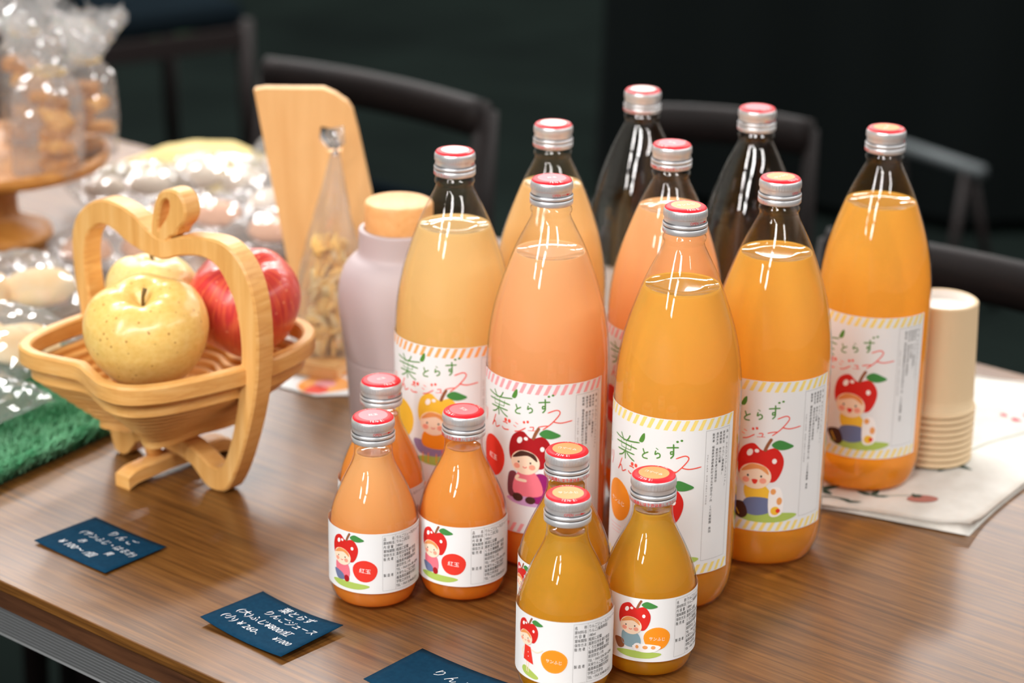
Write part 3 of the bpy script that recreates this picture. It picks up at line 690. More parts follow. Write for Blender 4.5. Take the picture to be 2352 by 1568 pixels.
# ------------------------------------------------------------------ upturned paper cups
def build_cups():
    mb = MB(); H, Rb, Rr = .0860, .0262, .0296
    pr = [(.0001, H-.0055), (Rb-.0042, H-.0055), (Rb-.0030, H-.0006), (Rb-.0014, H), (Rb, H-.0010)]
    for k in range(9): pr.append((Rb+(Rr-.0006-Rb)*(k/8)**1.0, H-.002-(H-.006)*k/8))
    pr += [(Rr+.0002, .0038), (Rr+.0011, .0030), (Rr+.0013, .0018), (Rr+.0010, .0006), (Rr, .0002), (Rr-.0008, .0008)]
    for k in range(4): pr.append((Rr-.0012+(Rb-.0014-Rr+.0012)*k/3, .004+(H-.009)*k/3))
    pr2 = [(r, z, (M['cup_white'] if i < 2 else M['cup_kraft'])) for i, (r, z) in enumerate(pr)]
    mb.lathe(pr2, M['cup_kraft'], 56); me = mb.mesh('paper_cup')
    n_ = 9
    for k in range(n_):
        o = link('paper_cup', me); o.location = (.3225, 1.5770, T+CLOTH_Z+.0005+k*.0050)
        if k == n_-1: lb = 'beige paper cup turned upside down on top of its stack, its whole side showing'
        elif k == 0: lb = 'beige paper cup turned upside down, the lowest of its stack, rim on the linen cloth'
        else: lb = 'beige paper cup turned upside down, rim number %d counted upwards from the linen cloth' % (k+1)
        tag(o, lb, 'cup', 'stacked paper cups')

# ------------------------------------------------------------------ tumbler
def build_tumbler():
    t = empty('insulated_tumbler', (-.0865, 1.600, T), 0, 'matt lilac grey tumbler with round wooden lid behind the pale yellow bottle', 'tumbler')
    mb = MB()
    pr = smooth_prof([(.0300, .0002), (.0345, .0010), (.0362, .004), (.0385, .03), (.0402, .055), (.0408, .0680)], 4)+[(.0408, .0682), (.0402, .0688), (.0402, .0698), (.0412, .0704)]
    pr += smooth_prof([(.0412, .0705), (.0432, .085), (.0455, .103), (.0462, .115), (.0452, .126), (.0420, .1365), (.0370, .1435), (.0325, .147), (.0308, .1495), (.0303, .154), (.0303, .163), (.0303, .1655), (.0296, .1670), (.0268, .1672), (.0262, .166), (.0262, .160)], 4)
    mb.lathe(pr, M['lilac'], 72, cap0=True); mb.v = [(x, y, z*1.032) for x, y, z in mb.v]; mb.build('body', t)
    Zk = 1.032
    mb = MB(); mb.lathe([(.0001, .158), (.0254, .158), (.0254, .166), (.0258, .1675), (.0258, .1855), (.0250, .1870), (.0238, .1876), (.0001, .1878)], M['lid_wood'], 64); mb.v = [(x, y, z*Zk) for x, y, z in mb.v]; o = mb.build('lid', t); o['label'] = 'round wooden lid'

# ------------------------------------------------------------------ wooden board with hand hole, and the cone bag before it
def build_board():
    Y0, th = 1.80, .011
    b = empty('serving_board', (-.165, Y0, T), 0, 'tall pale wooden board with hand hole standing upright behind the tumbler', 'board')
    out = [(-217.2, 228.5), (-209, 230), (-160, 230.4), (-150, 226), (-140, 219), (-136, 213), (-131.5, 195), (-121, 143), (-113, 97), (-109, 60), (-112, 3), (-181, 3), (-186, 40), (-195, 97), (-206, 160)]
    hole = [(-162.5, 198.5), (-149.5, 196), (-146.8, 187), (-144.5, 178), (-156, 176), (-164, 186)]
    out = [((x+165)/1000, z/1000) for x, z in out]; hole = [((x+165)/1000, z/1000) for x, z in hole]
    V2 = out+hole; tri = tessellate_polygon([[Vector((x, z, 0)) for x, z in out], [Vector((x, z, 0)) for x, z in hole[::-1]]])
    full = out+hole[::-1]
    V = [(x, 0, z) for x, z in full]+[(x, th, z) for x, z in full]; n_ = len(full); F = []
    for t in tri:
        F.append(list(t)); F.append([i+n_ for i in t][::-1])
    no = len(out)
    for k in range(no): F.append([k, (k+1) % no, n_+(k+1) % no, n_+k])
    nh = len(hole)
    for k in range(nh): a_, b_ = no+k, no+(k+1) % nh; F.append([a_, b_, n_+b_, n_+a_])
    mb = MB(); mb.add(V, F, M['board'], False); o = mb.build('panel', b, fix=True)
    mb = MB(); V = [(-.022, -.062, 0), (.020, -.078, 0), (.034, -.030, 0), (.040, .030, 0), (-.010, .030, 0), (-.018, 0, 0)]
    bm = bmesh.new(); vs = [bm.verts.new((x, y, 0)) for x, y, z in V]; f = bm.faces.new(vs)
    r_ = bmesh.ops.extrude_face_region(bm, geom=[f]); bmesh.ops.translate(bm, vec=(0, 0, .012), verts=[e for e in r_['geom'] if isinstance(e, bmesh.types.BMVert)])
    bmesh.ops.recalc_face_normals(bm, faces=bm.faces); bmesh.ops.bevel(bm, geom=list(bm.edges), offset=.002, segments=2, affect='EDGES')
    mb.bm(bm, M['board'], False); mb.build('foot_block', b)

def crumple(p, s, k): return noise.noise(Vector(p)*s)*k
def build_cone_bag():
    t = empty('cone_bag', (-.156, 1.765, T+.0122), 0, 'clear cone shaped bag of dried apple slices leaning against the wooden board', 'bag')
    mb = MB(); n_ = 28; V = []; F = []; nz = 18
    for i in range(nz+1):
        f = i/nz; z = .002+.172*f; r = (.027+.004*math.sin(f*PI*1.4))*(1-f**1.4)+.003
        cx, cy = .0065*f+.002, .006*f+.006
        for k in range(n_):
            a_ = 2*PI*k/n_; rr = r*(1+.13*math.sin(5*a_+6*f)+.1*noise.noise(Vector((math.cos(a_)*2, math.sin(a_)*2, f*7))))
            V.append((cx+rr*1.05*math.cos(a_), cy+rr*.62*math.sin(a_)-.010, z))
    for i in range(nz):
        for k in range(n_): F.append([i*n_+k, i*n_+(k+1) % n_, (i+1)*n_+(k+1) % n_, (i+1)*n_+k])
    F.append(list(range(n_-1, -1, -1))); mb.add(V, F, M['cello'], False); mb.build('bag_film', t)
    rng = random.Random(5); mb = MB()
    for k in range(95):
        f = rng.random()**1.3; z = .006+.092*f; r = .020*(1-.55*f); a_ = rng.random()*2*PI
        bm = bmesh.new(); bmesh.ops.create_uvsphere(bm, u_segments=10, v_segments=6, radius=1)
        bmesh.ops.scale(bm, vec=(.010, .009, .0022), verts=bm.verts)
        bmesh.ops.rotate(bm, cent=(0, 0, 0), matrix=Matrix.Rotation(rng.random()*3, 3, 'X') @ Matrix.Rotation(rng.random()*3, 3, 'Y'), verts=bm.verts)
        bmesh.ops.translate(bm, vec=(.003+r*.8*math.cos(a_), -.004+r*.35*math.sin(a_), z), verts=bm.verts)
        mb.bm(bm, M['chips_a'] if k % 3 else M['chips_b'])
    o = mb.build('apple_slices', t); o['kind'] = 'stuff'
    mb = MB(); mb.tube([(.0085, .001, .172), (.0105, -.001, .182), (.008, .002, .194)], [.0035, .0065, .0075], M['cello'], 9); mb.build('twisted_top', t)

# ------------------------------------------------------------------ the bamboo basket
def polar_loop(pts, c, n=168, sm=6):
    P = catmull([(x, y, 0) for x, y in pts], sm, True)
    an = np.array([math.atan2(p.y-c[1], p.x-c[0]) for p in P]); rr = np.array([math.hypot(p.x-c[0], p.y-c[1]) for p in P])
    o = np.argsort(an); an, rr = an[o], rr[o]
    an = np.concatenate([an-2*PI, an, an+2*PI]); rr = np.concatenate([rr]*3)
    q = np.linspace(-PI, PI, n, endpoint=False); return q, np.interp(q, an, rr)
def ring_solid(mb, q, ro, ri, c, d0, d1, plane, mt_face, mt_side, ch=.0016):
    """band between two outlines, extruded from d0 to d1 with chamfered edges; plane maps (x,y,d) to 3-D"""
    n_ = len(q); cr = ch*1000; loops = [(ri+cr, d0), (ro-cr, d0), (ro, d0+ch), (ro, d1-ch), (ro-cr, d1), (ri+cr, d1), (ri, d1-ch), (ri, d0+ch)]
    V = []
    for r, d in loops:
        for k in range(n_): V.append(plane(c[0]+r[k]*math.cos(q[k]), c[1]+r[k]*math.sin(q[k]), d))
    for i in range(8):
        F = [[i*n_+k, i*n_+(k+1) % n_, ((i+1) % 8)*n_+(k+1) % n_, ((i+1) % 8)*n_+k] for k in range(n_)]
        if i == 0: b0 = len(mb.v); mb.v += [tuple(p) for p in V]
        sl = mb.slot(mt_face if i in (0, 4) else mt_side)
        for f in F: mb.f.append([x+b0 for x in f]); mb.m.append(sl); mb.sm.append(False)
def build_basket():
    P0 = (-.2140, 1.4936)
    k_ = empty('folding_fruit_basket', (P0[0], P0[1], T), TABLE_ANG, 'apple shaped folding bamboo basket with leaf topped handle, holding three apples', 'basket')
    mm = .001; OX = -.052
    outer = [(-46, 184), (-30, 189.5), (-10, 193), (8, 194), (22, 189.5), (34, 178), (42, 160), (45.5, 136), (45, 110), (42, 88), (36.5, 66), (28, 41), (19, 20), (9, 4), (0, .3), (-9, .3), (-15, 3.5), (-27, 13), (-46, 17.5), (-70, 18.5),
             (-88, 15), (-96, 6), (-102, .6), (-109, .3), (-115, 5), (-122, 28), (-133, 60), (-143, 95), (-150, 130), (-151.5, 150), (-150, 172), (-139, 188), (-119, 199.5), (-97, 200), (-80, 195), (-69, 189), (-57, 184)]
    inner = [(-50, 168), (-30, 175), (-8, 178.5), (6, 174), (16, 163), (24, 147), (28, 119), (25, 88), (18, 55), (9, 30), (2, 20), (-8, 19), (-20, 25), (-32, 30), (-50, 32), (-70, 32), (-84, 29), (-97, 21), (-104, 23), (-111, 40), (-121, 70),
             (-131, 105), (-137, 140), (-136, 160), (-130, 173), (-116, 181), (-102, 179), (-86, 172), (-66, 168)]
    c = (-52, 100)
    q, ro = polar_loop(outer, c); _, ri = polar_loop(inner, c)
    XZ = lambda x, y, d: (x*mm, d, y*mm)
    hd = MB(); ring_solid(hd, q, ro, ri, c, 0, .017, XZ, M['bamboo'], M['bamboo_side'])
    hd.build('handle_ring', k_, fix=True)
    leaf = [(-62, 182), (-61, 198), (-57, 211), (-50, 219), (-41, 222), (-32, 221), (-26.5, 215), (-25, 206), (-28.5, 199), (-34.5, 193), (-37, 188.5), (-42, 186.5), (-46, 183), (-54, 179)]
    hole = [(-54.5, 189), (-54, 199), (-50.5, 209), (-46, 213.5), (-42.5, 213), (-42, 208), (-45, 202), (-49, 196)]
    cl = (-47.5, 203); q2, l1 = polar_loop(leaf, cl, 96); _, l2 = polar_loop(hole, cl, 96); l2 = np.minimum(l2, l1-3)
    mb = MB(); ring_solid(mb, q2, l1, l2, cl, .0005, .0165, XZ, M['bamboo'], M['bamboo_side']); o = mb.build('leaf_knob', k_, fix=True); o['label'] = 'leaf shaped knob with a hole'
    # bowl
    half = [(0, -83), (20, -88), (42, -93), (63, -88), (78, -66), (87, -27), (90, 10), (86, 44), (75, 74), (57, 92), (36, 98), (14, 94)]
    bowl = half+[(0, 92)]+[(-x, y) for x, y in half[:0:-1]]
    q3, rb = polar_loop(bowl, (0, 0), 144)
    rot = math.radians(-4); cx, cy = -.0560, .0080
    def XY(x, y, d): 
        a_, b_ = x*mm, y*mm; return (cx+a_*math.cos(rot)-b_*math.sin(rot), cy+a_*math.sin(rot)+b_*math.cos(rot), d)
    mb = MB(); ring_solid(mb, q3, rb, rb-9.5, (0, 0), .0915, .1055, XY, M['bamboo_side'], M['bamboo_side']); mb.build('bowl_rim', k_, fix=True)
    mb = MB(); r_o = rb-7.5; z = .0885
    for i in range(8):
        f = (rb-8.0-i*5.9)
        ring_solid(mb, q3, f, f-7.4, (0, 0), z-.0085, z, XY, M['bamboo_side'], M['bamboo_side'], ch=.0008); z -= .0048
    f = rb-8.0-8*5.9
    V = [XY(0, 0, z-.004)]+[XY(f[k]*math.cos(q3[k]), f[k]*math.sin(q3[k]), z-.004) for k in range(len(q3))]
    n_ = len(q3); F = [[0, 1+k, 1+(k+1) % n_] for k in range(n_)]
    V2 = [(p[0], p[1], p[2]-.008) for p in V]; F2 = [[n_+1+i for i in f_[::-1]] for f_ in F]
    mb.add(V+V2, F+F2+[[1+k, n_+2+k, n_+2+(k+1) % n_, 1+(k+1) % n_] for k in range(n_)], M['bamboo_side'], False)
    mb.build('bowl_coil', k_, fix=True)
    # cross foot under the arch
    pts = catmull([(-.0575, -.041, .0052), (-.0572, -.033, .0085), (-.0568, -.018, .0095), (-.0562, .004, .0100), (-.0558, .028, .0095), (-.0552, .050, .0088), (-.055, .060, .0052)], 5)
    mb = MB(); V = []; F = []
    for p in pts:
        for dx, dz in ((-.0075, -.0050), (.0075, -.0050), (.0075, .0045), (.0060, .0058), (-.0060, .0058), (-.0075, .0045)): V.append((p.x+dx, p.y, p.z+dz))
    m_ = len(pts)
    for i in range(m_-1):
        for k in range(6): F.append([i*6+k, i*6+(k+1) % 6, (i+1)*6+(k+1) % 6, (i+1)*6+k])
    F += [list(range(6)), [(m_-1)*6+k for k in range(6)]]
    mb.add(V, F, M['bamboo_side'], False); mb.build('cross_foot', k_, fix=True)
    # struts from the cross foot up to the bowl base
    for sy in (-1, 1):
        mb = MB(); mb.tube([(-.062, sy*.012+.008, .012), (-.060, sy*.018+.008, .026), (-.057, sy*.022+.008, .046)], [.006, .006, .006], M['bamboo_side'], 8); mb.build('strut', k_)

def apple(x, y, z, r, mt, label, tilt=(0, 0), rz=0.0, stem=True, h=.90):
    t = empty('apple', (x, y, z), rz, label, 'apple', 'apples in the basket'); t.rotation_euler = (tilt[0], tilt[1], rz)
    pr = smooth_prof([(.02, -.66), (.16, -.76), (.34, -.86), (.54, -.82), (.74, -.64), (.90, -.36), (.99, -.02), (1.0, .22), (.94, .48), (.80, .70), (.60, .84), (.40, .87), (.24, .80), (.12, .68), (.03, .58)], 5)
    mb = MB(); n_ = 60
    V = []; F = []
    for i, (rr, zz) in enumerate(pr):
        for k in range(n_):
            a_ = 2*PI*k/n_; w = 1+.028*math.cos(5*a_+.4)*(1 if zz > 0 else .8)*abs(zz)+.02*math.cos(2*a_+1)
            V.append((rr*r*w*math.cos(a_), rr*r*w*math.sin(a_), zz*r*h*(1+.03*math.cos(5*a_+.4)*(1 if rr < .9 else 0))))
    for i in range(len(pr)-1):
        for k in range(n_): F.append([i*n_+k, i*n_+(k+1) % n_, (i+1)*n_+(k+1) % n_, (i+1)*n_+k])
    F += [list(range(n_-1, -1, -1)), [(len(pr)-1)*n_+k for k in range(n_)]]
    mb.add(V, F, mt); mb.build('flesh', t)
    if stem:
        mb = MB(); mb.tube([(0, 0, .5*r), (.03*r, 0, .72*r), (.10*r, .02*r, .84*r)], [.0013, .0012, .0017], M['apple_stem'], 8); mb.build('stem', t)
    return t
def build_apples():
    apple(-.2605, 1.4920, T+.1235, .0436, M['apple_yellow'], 'speckled yellow apple at the front of the bamboo basket', (math.radians(12), math.radians(-12)), .6)
    apple(-.2700, 1.5760, T+.1240, .0355, M['apple_pale'], 'pale yellow apple behind the front yellow one, under the basket handle', (math.radians(8), math.radians(6)), 2.2)
    apple(-.1975, 1.5500, T+.1275, .0408, M['apple_red'], 'red streaked apple in the bamboo basket, beside the two yellow ones', (math.radians(10), math.radians(-14)), 1.1, h=.96)

# ------------------------------------------------------------------ clear packets and bags
def pillow_film(L, Wd, H, seed):
    """a heat-sealed packet lying flat: puffed middle, crimped flat ends, creased film"""
    mb = MB(); nu, nv = 30, 22; V = []; F = []
    for side in (1, -1):
        for i in range(nu+1):
            for j in range(nv+1):
                a_, b_ = 2*i/nu-1, 2*j/nv-1
                pf = max(0, 1-abs(a_)**3.2)**.6*max(0, 1-abs(b_)**2.6)**.55
                cr = .16*abs(noise.noise(Vector((a_*3.1+seed, b_*4.3, side*2))))+.10*abs(noise.noise(Vector((a_*8+seed, b_*9, side))))
                zz = H*(.5 if side > 0 else .42)*pf*(1-cr*1.6)*side
                rf = .003*math.sin(24*b_+seed)*(abs(a_)**6)
                V.append((a_*L/2*(1+.03*noise.noise(Vector((b_*3, seed, 1)))), b_*Wd/2*(1-.08*(1-abs(a_)**4)), zz+rf+H*.42))
    n1 = (nu+1)*(nv+1)
    for s_ in range(2):
        for i in range(nu):
            for j in range(nv):
                q = [s_*n1+i*(nv+1)+j, s_*n1+(i+1)*(nv+1)+j, s_*n1+(i+1)*(nv+1)+j+1, s_*n1+i*(nv+1)+j+1]; F.append(q if s_ == 0 else q[::-1])
    mb.add(V, F, M['cello'], False); return mb
def bun(mb, c, r, mt, seed, flat=.62):
    bm = bmesh.new(); bmesh.ops.create_icosphere(bm, subdivisions=3, radius=1)
    for v in bm.verts:
        w = 1+.10*noise.noise(v.co*1.7+Vector((seed, 0, 0)))+.03*noise.noise(v.co*6+Vector((seed, 3, 0)))
        v.co = Vector((v.co.x*r*w, v.co.y*r*w*.92, v.co.z*r*w*flat*(1 if v.co.z > 0 else .7)))+Vector(c)
    mb.bm(bm, mt)
def packet(name, x, y, z, rz, L, Wd, H, fill, mt, label, group, seed, tilt=0.0, sticker=None):
    t = empty(name, (x, y, z), 0, label, 'packet', group); t.rotation_euler = (tilt, 0, rz)
    pillow_film(L, Wd, H, seed).build('film', t)
    n_ = len(fill)
    for k, (fx, fy, fr) in enumerate(fill):
        mb = MB(); bun(mb, (fx, fy, H*.42), fr, mt, seed+k*2.3, flat=min(.62, H*.40/fr)); mb.build('bun', t)
    if sticker:
        mb = MB(); a = Art(); a.ell(0, 0, 15, 12, INK['white'], 0, n=24); a.ell(-3, 1, 9, 8, sticker, 1, n=20); a.ell(6, -3, 4, 3, INK['red'], 2, n=14)
        a.flat(mb, 0, .0002, xf=lambda p: Vector((p.x+.012, p.y-.002, H*.90+.001+p.z-((p.x/.03)**2+(p.y/.03)**2)*H*.16))); mb.build('sticker', t)
    return t
def gift_bag(x, y, z, h, r, rz, mt, label, seed, lean=(0, 0)):
    """an upright clear bag tied at the neck, ruffled film above, square biscuits inside"""
    t = empty('cookie_bag', (x, y, z), rz, label, 'bag', 'bags on the cake stand'); t.rotation_euler = (lean[0], lean[1], rz)
    mb = MB(); n_ = 44; nz = 34; V = []; F = []
    for i in range(nz+1):
        f = i/nz
        if f < .55: rr = r*(1-.25*abs(f/.55-.45)**2.2)
        elif f < .66: rr = r*(.95-.48*((f-.55)/.11))
        else: rr = r*(.47+.70*((f-.66)/.34)**.7)
        amp = .05 if f < .55 else .12+.5*max(0, (f-.66)/.34)
        for k in range(n_):
            a_ = 2*PI*k/n_
            w = 1+amp*(.8*math.sin(7*a_+seed+3*f)+.6*noise.noise(Vector((math.cos(a_)*2.4+seed, math.sin(a_)*2.4, f*6)))*2)
            cr = 1+(.07 if f < .6 else .20)*noise.noise(Vector((math.cos(a_)*7+seed, math.sin(a_)*7, f*19)))
            zz = h*f*(1+(.10*noise.noise(Vector((math.cos(a_)*2.2, math.sin(a_)*2.2, seed)))+.05*math.sin(9*a_+seed) if f > .8 else 0))
            V.append((rr*w*cr*math.cos(a_), rr*w*cr*math.sin(a_)*.86, zz))
    for i in range(nz):
        for k in range(n_): F.append([i*n_+k, i*n_+(k+1) % n_, (i+1)*n_+(k+1) % n_, (i+1)*n_+k])
    F.append(list(range(n_-1, -1, -1))); mb.add(V, F, M['cello'], False); mb.build('film', t)
    rng = random.Random(seed*7+1)
    for k in range(5):
        mb = MB(); Rm = Matrix.Rotation(rng.uniform(-.5, .5), 3, 'X') @ Matrix.Rotation(rng.uniform(0, 3), 3, 'Z') @ Matrix.Rotation(rng.uniform(-.4, .4), 3, 'Y')
        mb.box((rng.uniform(-.3, .3)*r, rng.uniform(-.25, .25)*r, h*(.07+.095*k)), (r*.98, r*.72, h*.085), mt if k % 2 else M['cookie_b'], rot=Rm, bev=.004); mb.build('biscuit', t)
    mb = MB(); mb.tube([(r*.47*math.cos(q_*PI/6), r*.41*math.sin(q_*PI/6), h*.655) for q_ in range(13)], .0016, M['tie'], 6); mb.build('tie', t)
    return t
def build_stand():
    X, Y = -.5177, 2.1117
    t = empty('cake_stand', (X, Y, T), 0, 'turned wooden cake stand carrying clear bags of biscuits', 'cake stand')
    mb = MB(); mb.lathe([(.0001, .0735), (.104, .0735), (.1155, .0775), (.1185, .083), (.1175, .089), (.113, .0905), (.109, .0885), (.106, .0835), (.0001, .0835)], M['stand_wood'], 72); mb.build('plate', t)
    mb = MB(); mb.lathe([(.0001, 0), (.056, 0), (.059, .004), (.057, .010), (.045, .014), (.030, .020), (.026, .028), (.0255, .05), (.029, .064), (.040, .0732), (.0001, .0732)], M['stand_wood'], 56); mb.build('pedestal', t)
    z = T+.0842
    gift_bag(-.4480, 2.0560, z, .150, .034, .3, M['cookie_a'], 'clear tied bag of biscuits at the right rim of the cake stand', 3, (.02, .06))
    gift_bag(-.5320, 2.0280, z, .150, .034, 1.2, M['cookie_a'], 'clear tied bag of biscuits at the very front of the cake stand', 8, (.05, -.03))
    gift_bag(-.4850, 2.1750, z, .168, .036, 2.2, M['cookie_a'], 'clear tied bag of biscuits at the back of the cake stand, tallest ruffled top', 13, (-.02, .02))
    gift_bag(-.5700, 2.1150, z, .160, .034, .8, M['cookie_a'], 'clear tied bag of biscuits at the far left back of the cake stand', 21, (-.02, -.04))
    gift_bag(-.4180, 2.1310, z, .140, .030, 1.7, M['cookie_a'], 'clear tied bag of biscuits behind the one at the right rim of the cake stand', 29, (-.02, .03))

def build_packets():
    g = 'clear packets behind the basket'
    P = packet; w, pk, og = M['bun_white'], M['bun_pink'], INK['orange']
    P('sweet_packet', -.400, 2.225, T+.001, .5, .120, .085, .050, [(-.025, .004, .022), (.022, -.005, .024)], w, 'clear packet of white sweets behind the basket handle, farthest left of the heap', g, 2.0)
    P('sweet_packet', -.310, 2.250, T+.001, -.4, .120, .090, .055, [(-.024, 0, .025), (.025, .006, .023)], w, 'clear packet of white sweets in front of the yellow paper, middle of the heap', g, 5.1)
    P('sweet_packet', -.226, 2.172, T+.001, .9, .125, .090, .060, [(-.026, .003, .026), (.024, 0, .024)], w, 'clear packet of white sweets with orange sticker close to the wooden board', g, 7.7, sticker=og)
    P('sweet_packet', -.240, 2.300, T+.001, 1.4, .115, .085, .075, [(-.02, 0, .03), (.024, 0, .026)], w, 'puffed clear packet of sweets at the very back, left of the board top', g, 9.2)
    P('sweet_packet', -.320, 2.120, T+.001, .2, .125, .085, .050, [(-.026, 0, .024), (.026, 0, .024)], pk, 'clear packet of pale pink sweets right behind the handle knob', g, 11.4)
    P('sweet_packet', -.216, 2.066, T+.001, -.5, .120, .085, .050, [(-.024, 0, .024), (.024, 0, .025)], pk, 'clear packet of pale pink sweets behind the red apple', g, 14.8)
    P('sweet_packet', -.375, 2.010, T+.001, .25, .130, .080, .050, [(-.03, 0, .024), (.028, 0, .025)], pk, 'packet of orange and white sweets seen through the basket handle', g, 16.3, sticker=og)
    mb = MB(); nu = nv = 22; V = []; F = []
    for i in range(nu+1):
        for j in range(nv+1):
            a_, b_ = 2*i/nu-1, 2*j/nv-1
            zz = .030*max(0, 1-a_*a_)*max(0, 1-b_*b_)**.5*(1+.25*noise.noise(Vector((a_*2.2, b_*2.2, 4))))+.001
            V.append((a_*.088, b_*.075, zz))
    for i in range(nu):
        for j in range(nv): F.append([i*(nv+1)+j, (i+1)*(nv+1)+j, (i+1)*(nv+1)+j+1, i*(nv+1)+j+1])
    mb.add(V, F, M['yellow_paper']); o = mb.build('paper_sheet'); o.location = (-.347, 2.362, T); o.rotation_euler = (0, 0, math.radians(-39)); 
    so = o.modifiers.new('thickness', 'SOLIDIFY'); so.thickness = .0012; so.offset = 1
    tag(o, 'pale yellow sheet of paper bulging up behind the clear packets', 'paper')
    # buns on the green turf
    g2 = 'bun packets on the turf'; Z = T+.021
    P('bun_packet', -.4370, 1.790, Z, .5, .130, .110, .070, [(-.024, .004, .036), (.034, -.004, .030)], M['bun_cream'], 'clear packet of cream coloured buns on the green turf, farther of the two', g2, 22.0, sticker=None)
    P('bun_packet', -.4200, 1.672, Z, -.3, .120, .100, .066, [(-.02, 0, .034), (.032, 0, .030)], M['bun_cream'], 'clear packet of cream coloured buns on the green turf beside the basket rim', g2, 25.5)
    P('bun_packet', -.4280, 1.553, Z, .9, .140, .095, .042, [(-.034, 0, .025)], M['bun_cream'], 'clear packet with wrinkled empty end lying at the front of the green turf', g2, 28.1)
    P('flat_packet', -.4480, 1.900, T+.001, .2, .120, .090, .040, [(-.03, 0, .022)], M['bun_white'], 'flat clear packet on bare wood between the turf and the cake stand', g2, 31.9)

def build_turf():
    K = Vector((-.259, 1.684)); e1 = Vector((-.530, -.848)); e2 = Vector((-.848, .530)); A, B_ = .42, .29
    t = empty('turf_mat', (K.x, K.y, T), 0, 'green artificial turf mat under the bun packets', 'mat')
    mb = MB(); V = []
    for z in (.0005, .008):
        for p, q in ((0, 0), (A, 0), (A, B_), (0, B_)): V.append((*(e1*p+e2*q), z))
    mb.add(V, [[0, 1, 2, 3], [7, 6, 5, 4]]+[[k, 4+k, 4+(k+1) % 4, (k+1) % 4] for k in range(4)], M['turf_dark'], False); mb.build('backing', t, fix=True)
    rng = random.Random(3); V = []; F = []
    for k in range(44000):
        if k < 36000: p, q = rng.random()*A, rng.random()*B_
        else:
            p, q = (rng.random()*A, rng.random()*.006) if rng.random() < .75 else (rng.random()*.006, rng.random()*B_)
        if p < .02 and q < .02 and (p-.02)**2+(q-.02)**2 > .0004: continue
        bx = e1*p+e2*q; a_ = rng.random()*2*PI; l = rng.uniform(.008, .0125); w = .0007
        edge = q < .008
        ln = Vector((math.cos(a_), math.sin(a_)))*rng.uniform(.001, .0055)
        if edge: ln = -e2*rng.uniform(.001, .006)+ln*.4
        n_ = Vector((-math.sin(a_), math.cos(a_)))*w; b = len(V); zb = .0075 if not edge else rng.uniform(.001, .008)
        V += [(bx.x-n_.x, bx.y-n_.y, zb), (bx.x+n_.x, bx.y+n_.y, zb), (bx.x+ln.x*.6+n_.x*.6, bx.y+ln.y*.6+n_.y*.6, zb+l*.7), (bx.x+ln.x*1.3, bx.y+ln.y*1.3, zb+l)]
        F.append([b, b+1, b+2, b+3])
    mb = MB(); mb.add(V, F, M['turf'], False); o = mb.build('grass_pile', t); o['kind'] = 'stuff'

# ------------------------------------------------------------------ leaflet and price cards
def build_leaflet():
    P = [(-.2060, 1.7180), (-.1600, 1.6890), (-.1130, 1.6950), (-.1280, 1.7480), (-.1560, 1.7830), (-.1790, 1.7730)]
    a = Art(); Q = [((x+.16)*1000, (y-1.73)*1000) for x, y in P]
    a.poly(Q, M['paper'], 0)
    a.blob([(-10, -34), (8, -34), (30, -20), (20, 0), (2, 10), (-16, -14)], INK['stripeorange'], 1); a.ell(6, -14, 9, 8, INK['stripepink'], 2); a.blob([(12, 6), (26, 10), (10, 30), (0, 22)], INK['stripeorange'], 1)
    a.blob([(-10, -32), (4, -36), (10, -26), (-2, -18)], INK['softred'], 2); a.ell(14, 18, 5, 4, INK['orange'], 2); a.ell(-12, -22, 3, 5, INK['orange'], 3)
    mb = MB(); a.flat(mb, .0, .00015); o = mb.build('leaflet'); o.location = (-.16, 1.73, T+.0012)
    so = o.modifiers.new('thickness', 'SOLIDIFY'); so.thickness = .0008; so.offset = -1
    tag(o, 'white leaflet with orange print lying between the basket and the tumbler', 'leaflet')
def price_card(x, y, rz, lift, rows, label):
    t = empty('price_card', (x, y, T), rz, label, 'price card', 'navy price cards')
    L, Wd = .0755, .0545; nx, ny = 14, 10
    bend = lambda px, py: .0008+lift*((px/L)**2*1.6+.5*(px/L)*(py/Wd))+lift*.25
    mb = MB(); V = []; F = []
    for k in range(2):
        for i in range(nx+1):
            for j in range(ny+1):
                px, py = L*(i/nx-.5), Wd*(j/ny-.5); V.append((px, py, bend(px, py)-.0004*(1-k)))
    n1 = (nx+1)*(ny+1)
    for k in range(2):
        for i in range(nx):
            for j in range(ny):
                q = [k*n1+i*(ny+1)+j, k*n1+(i+1)*(ny+1)+j, k*n1+(i+1)*(ny+1)+j+1, k*n1+i*(ny+1)+j+1]; F.append(q if k else q[::-1])
    ring = [(i, 0) for i in range(nx)]+[(nx, j) for j in range(ny)]+[(i, ny) for i in range(nx, 0, -1)]+[(0, j) for j in range(ny, 0, -1)]
    for a_, b_ in zip(ring, ring[1:]+ring[:1]):
        p, q = a_[0]*(ny+1)+a_[1], b_[0]*(ny+1)+b_[1]; F.append([p, q, n1+q, n1+p])
    mb.add(V, F, M['card']); mb.build('card', t)
    a = Art()
    for txt, tx, ty, sz, sl in rows: a.text(txt, tx, ty, sz, M['chalk'], 1, sx=.92, rot=sl, skew=.22, thin=.007)
    mb = MB()
    a.flat(mb, 0, 0, xf=lambda p: Vector((p.x, p.y, bend(p.x, p.y)+.00012))); mb.build('handwriting', t)
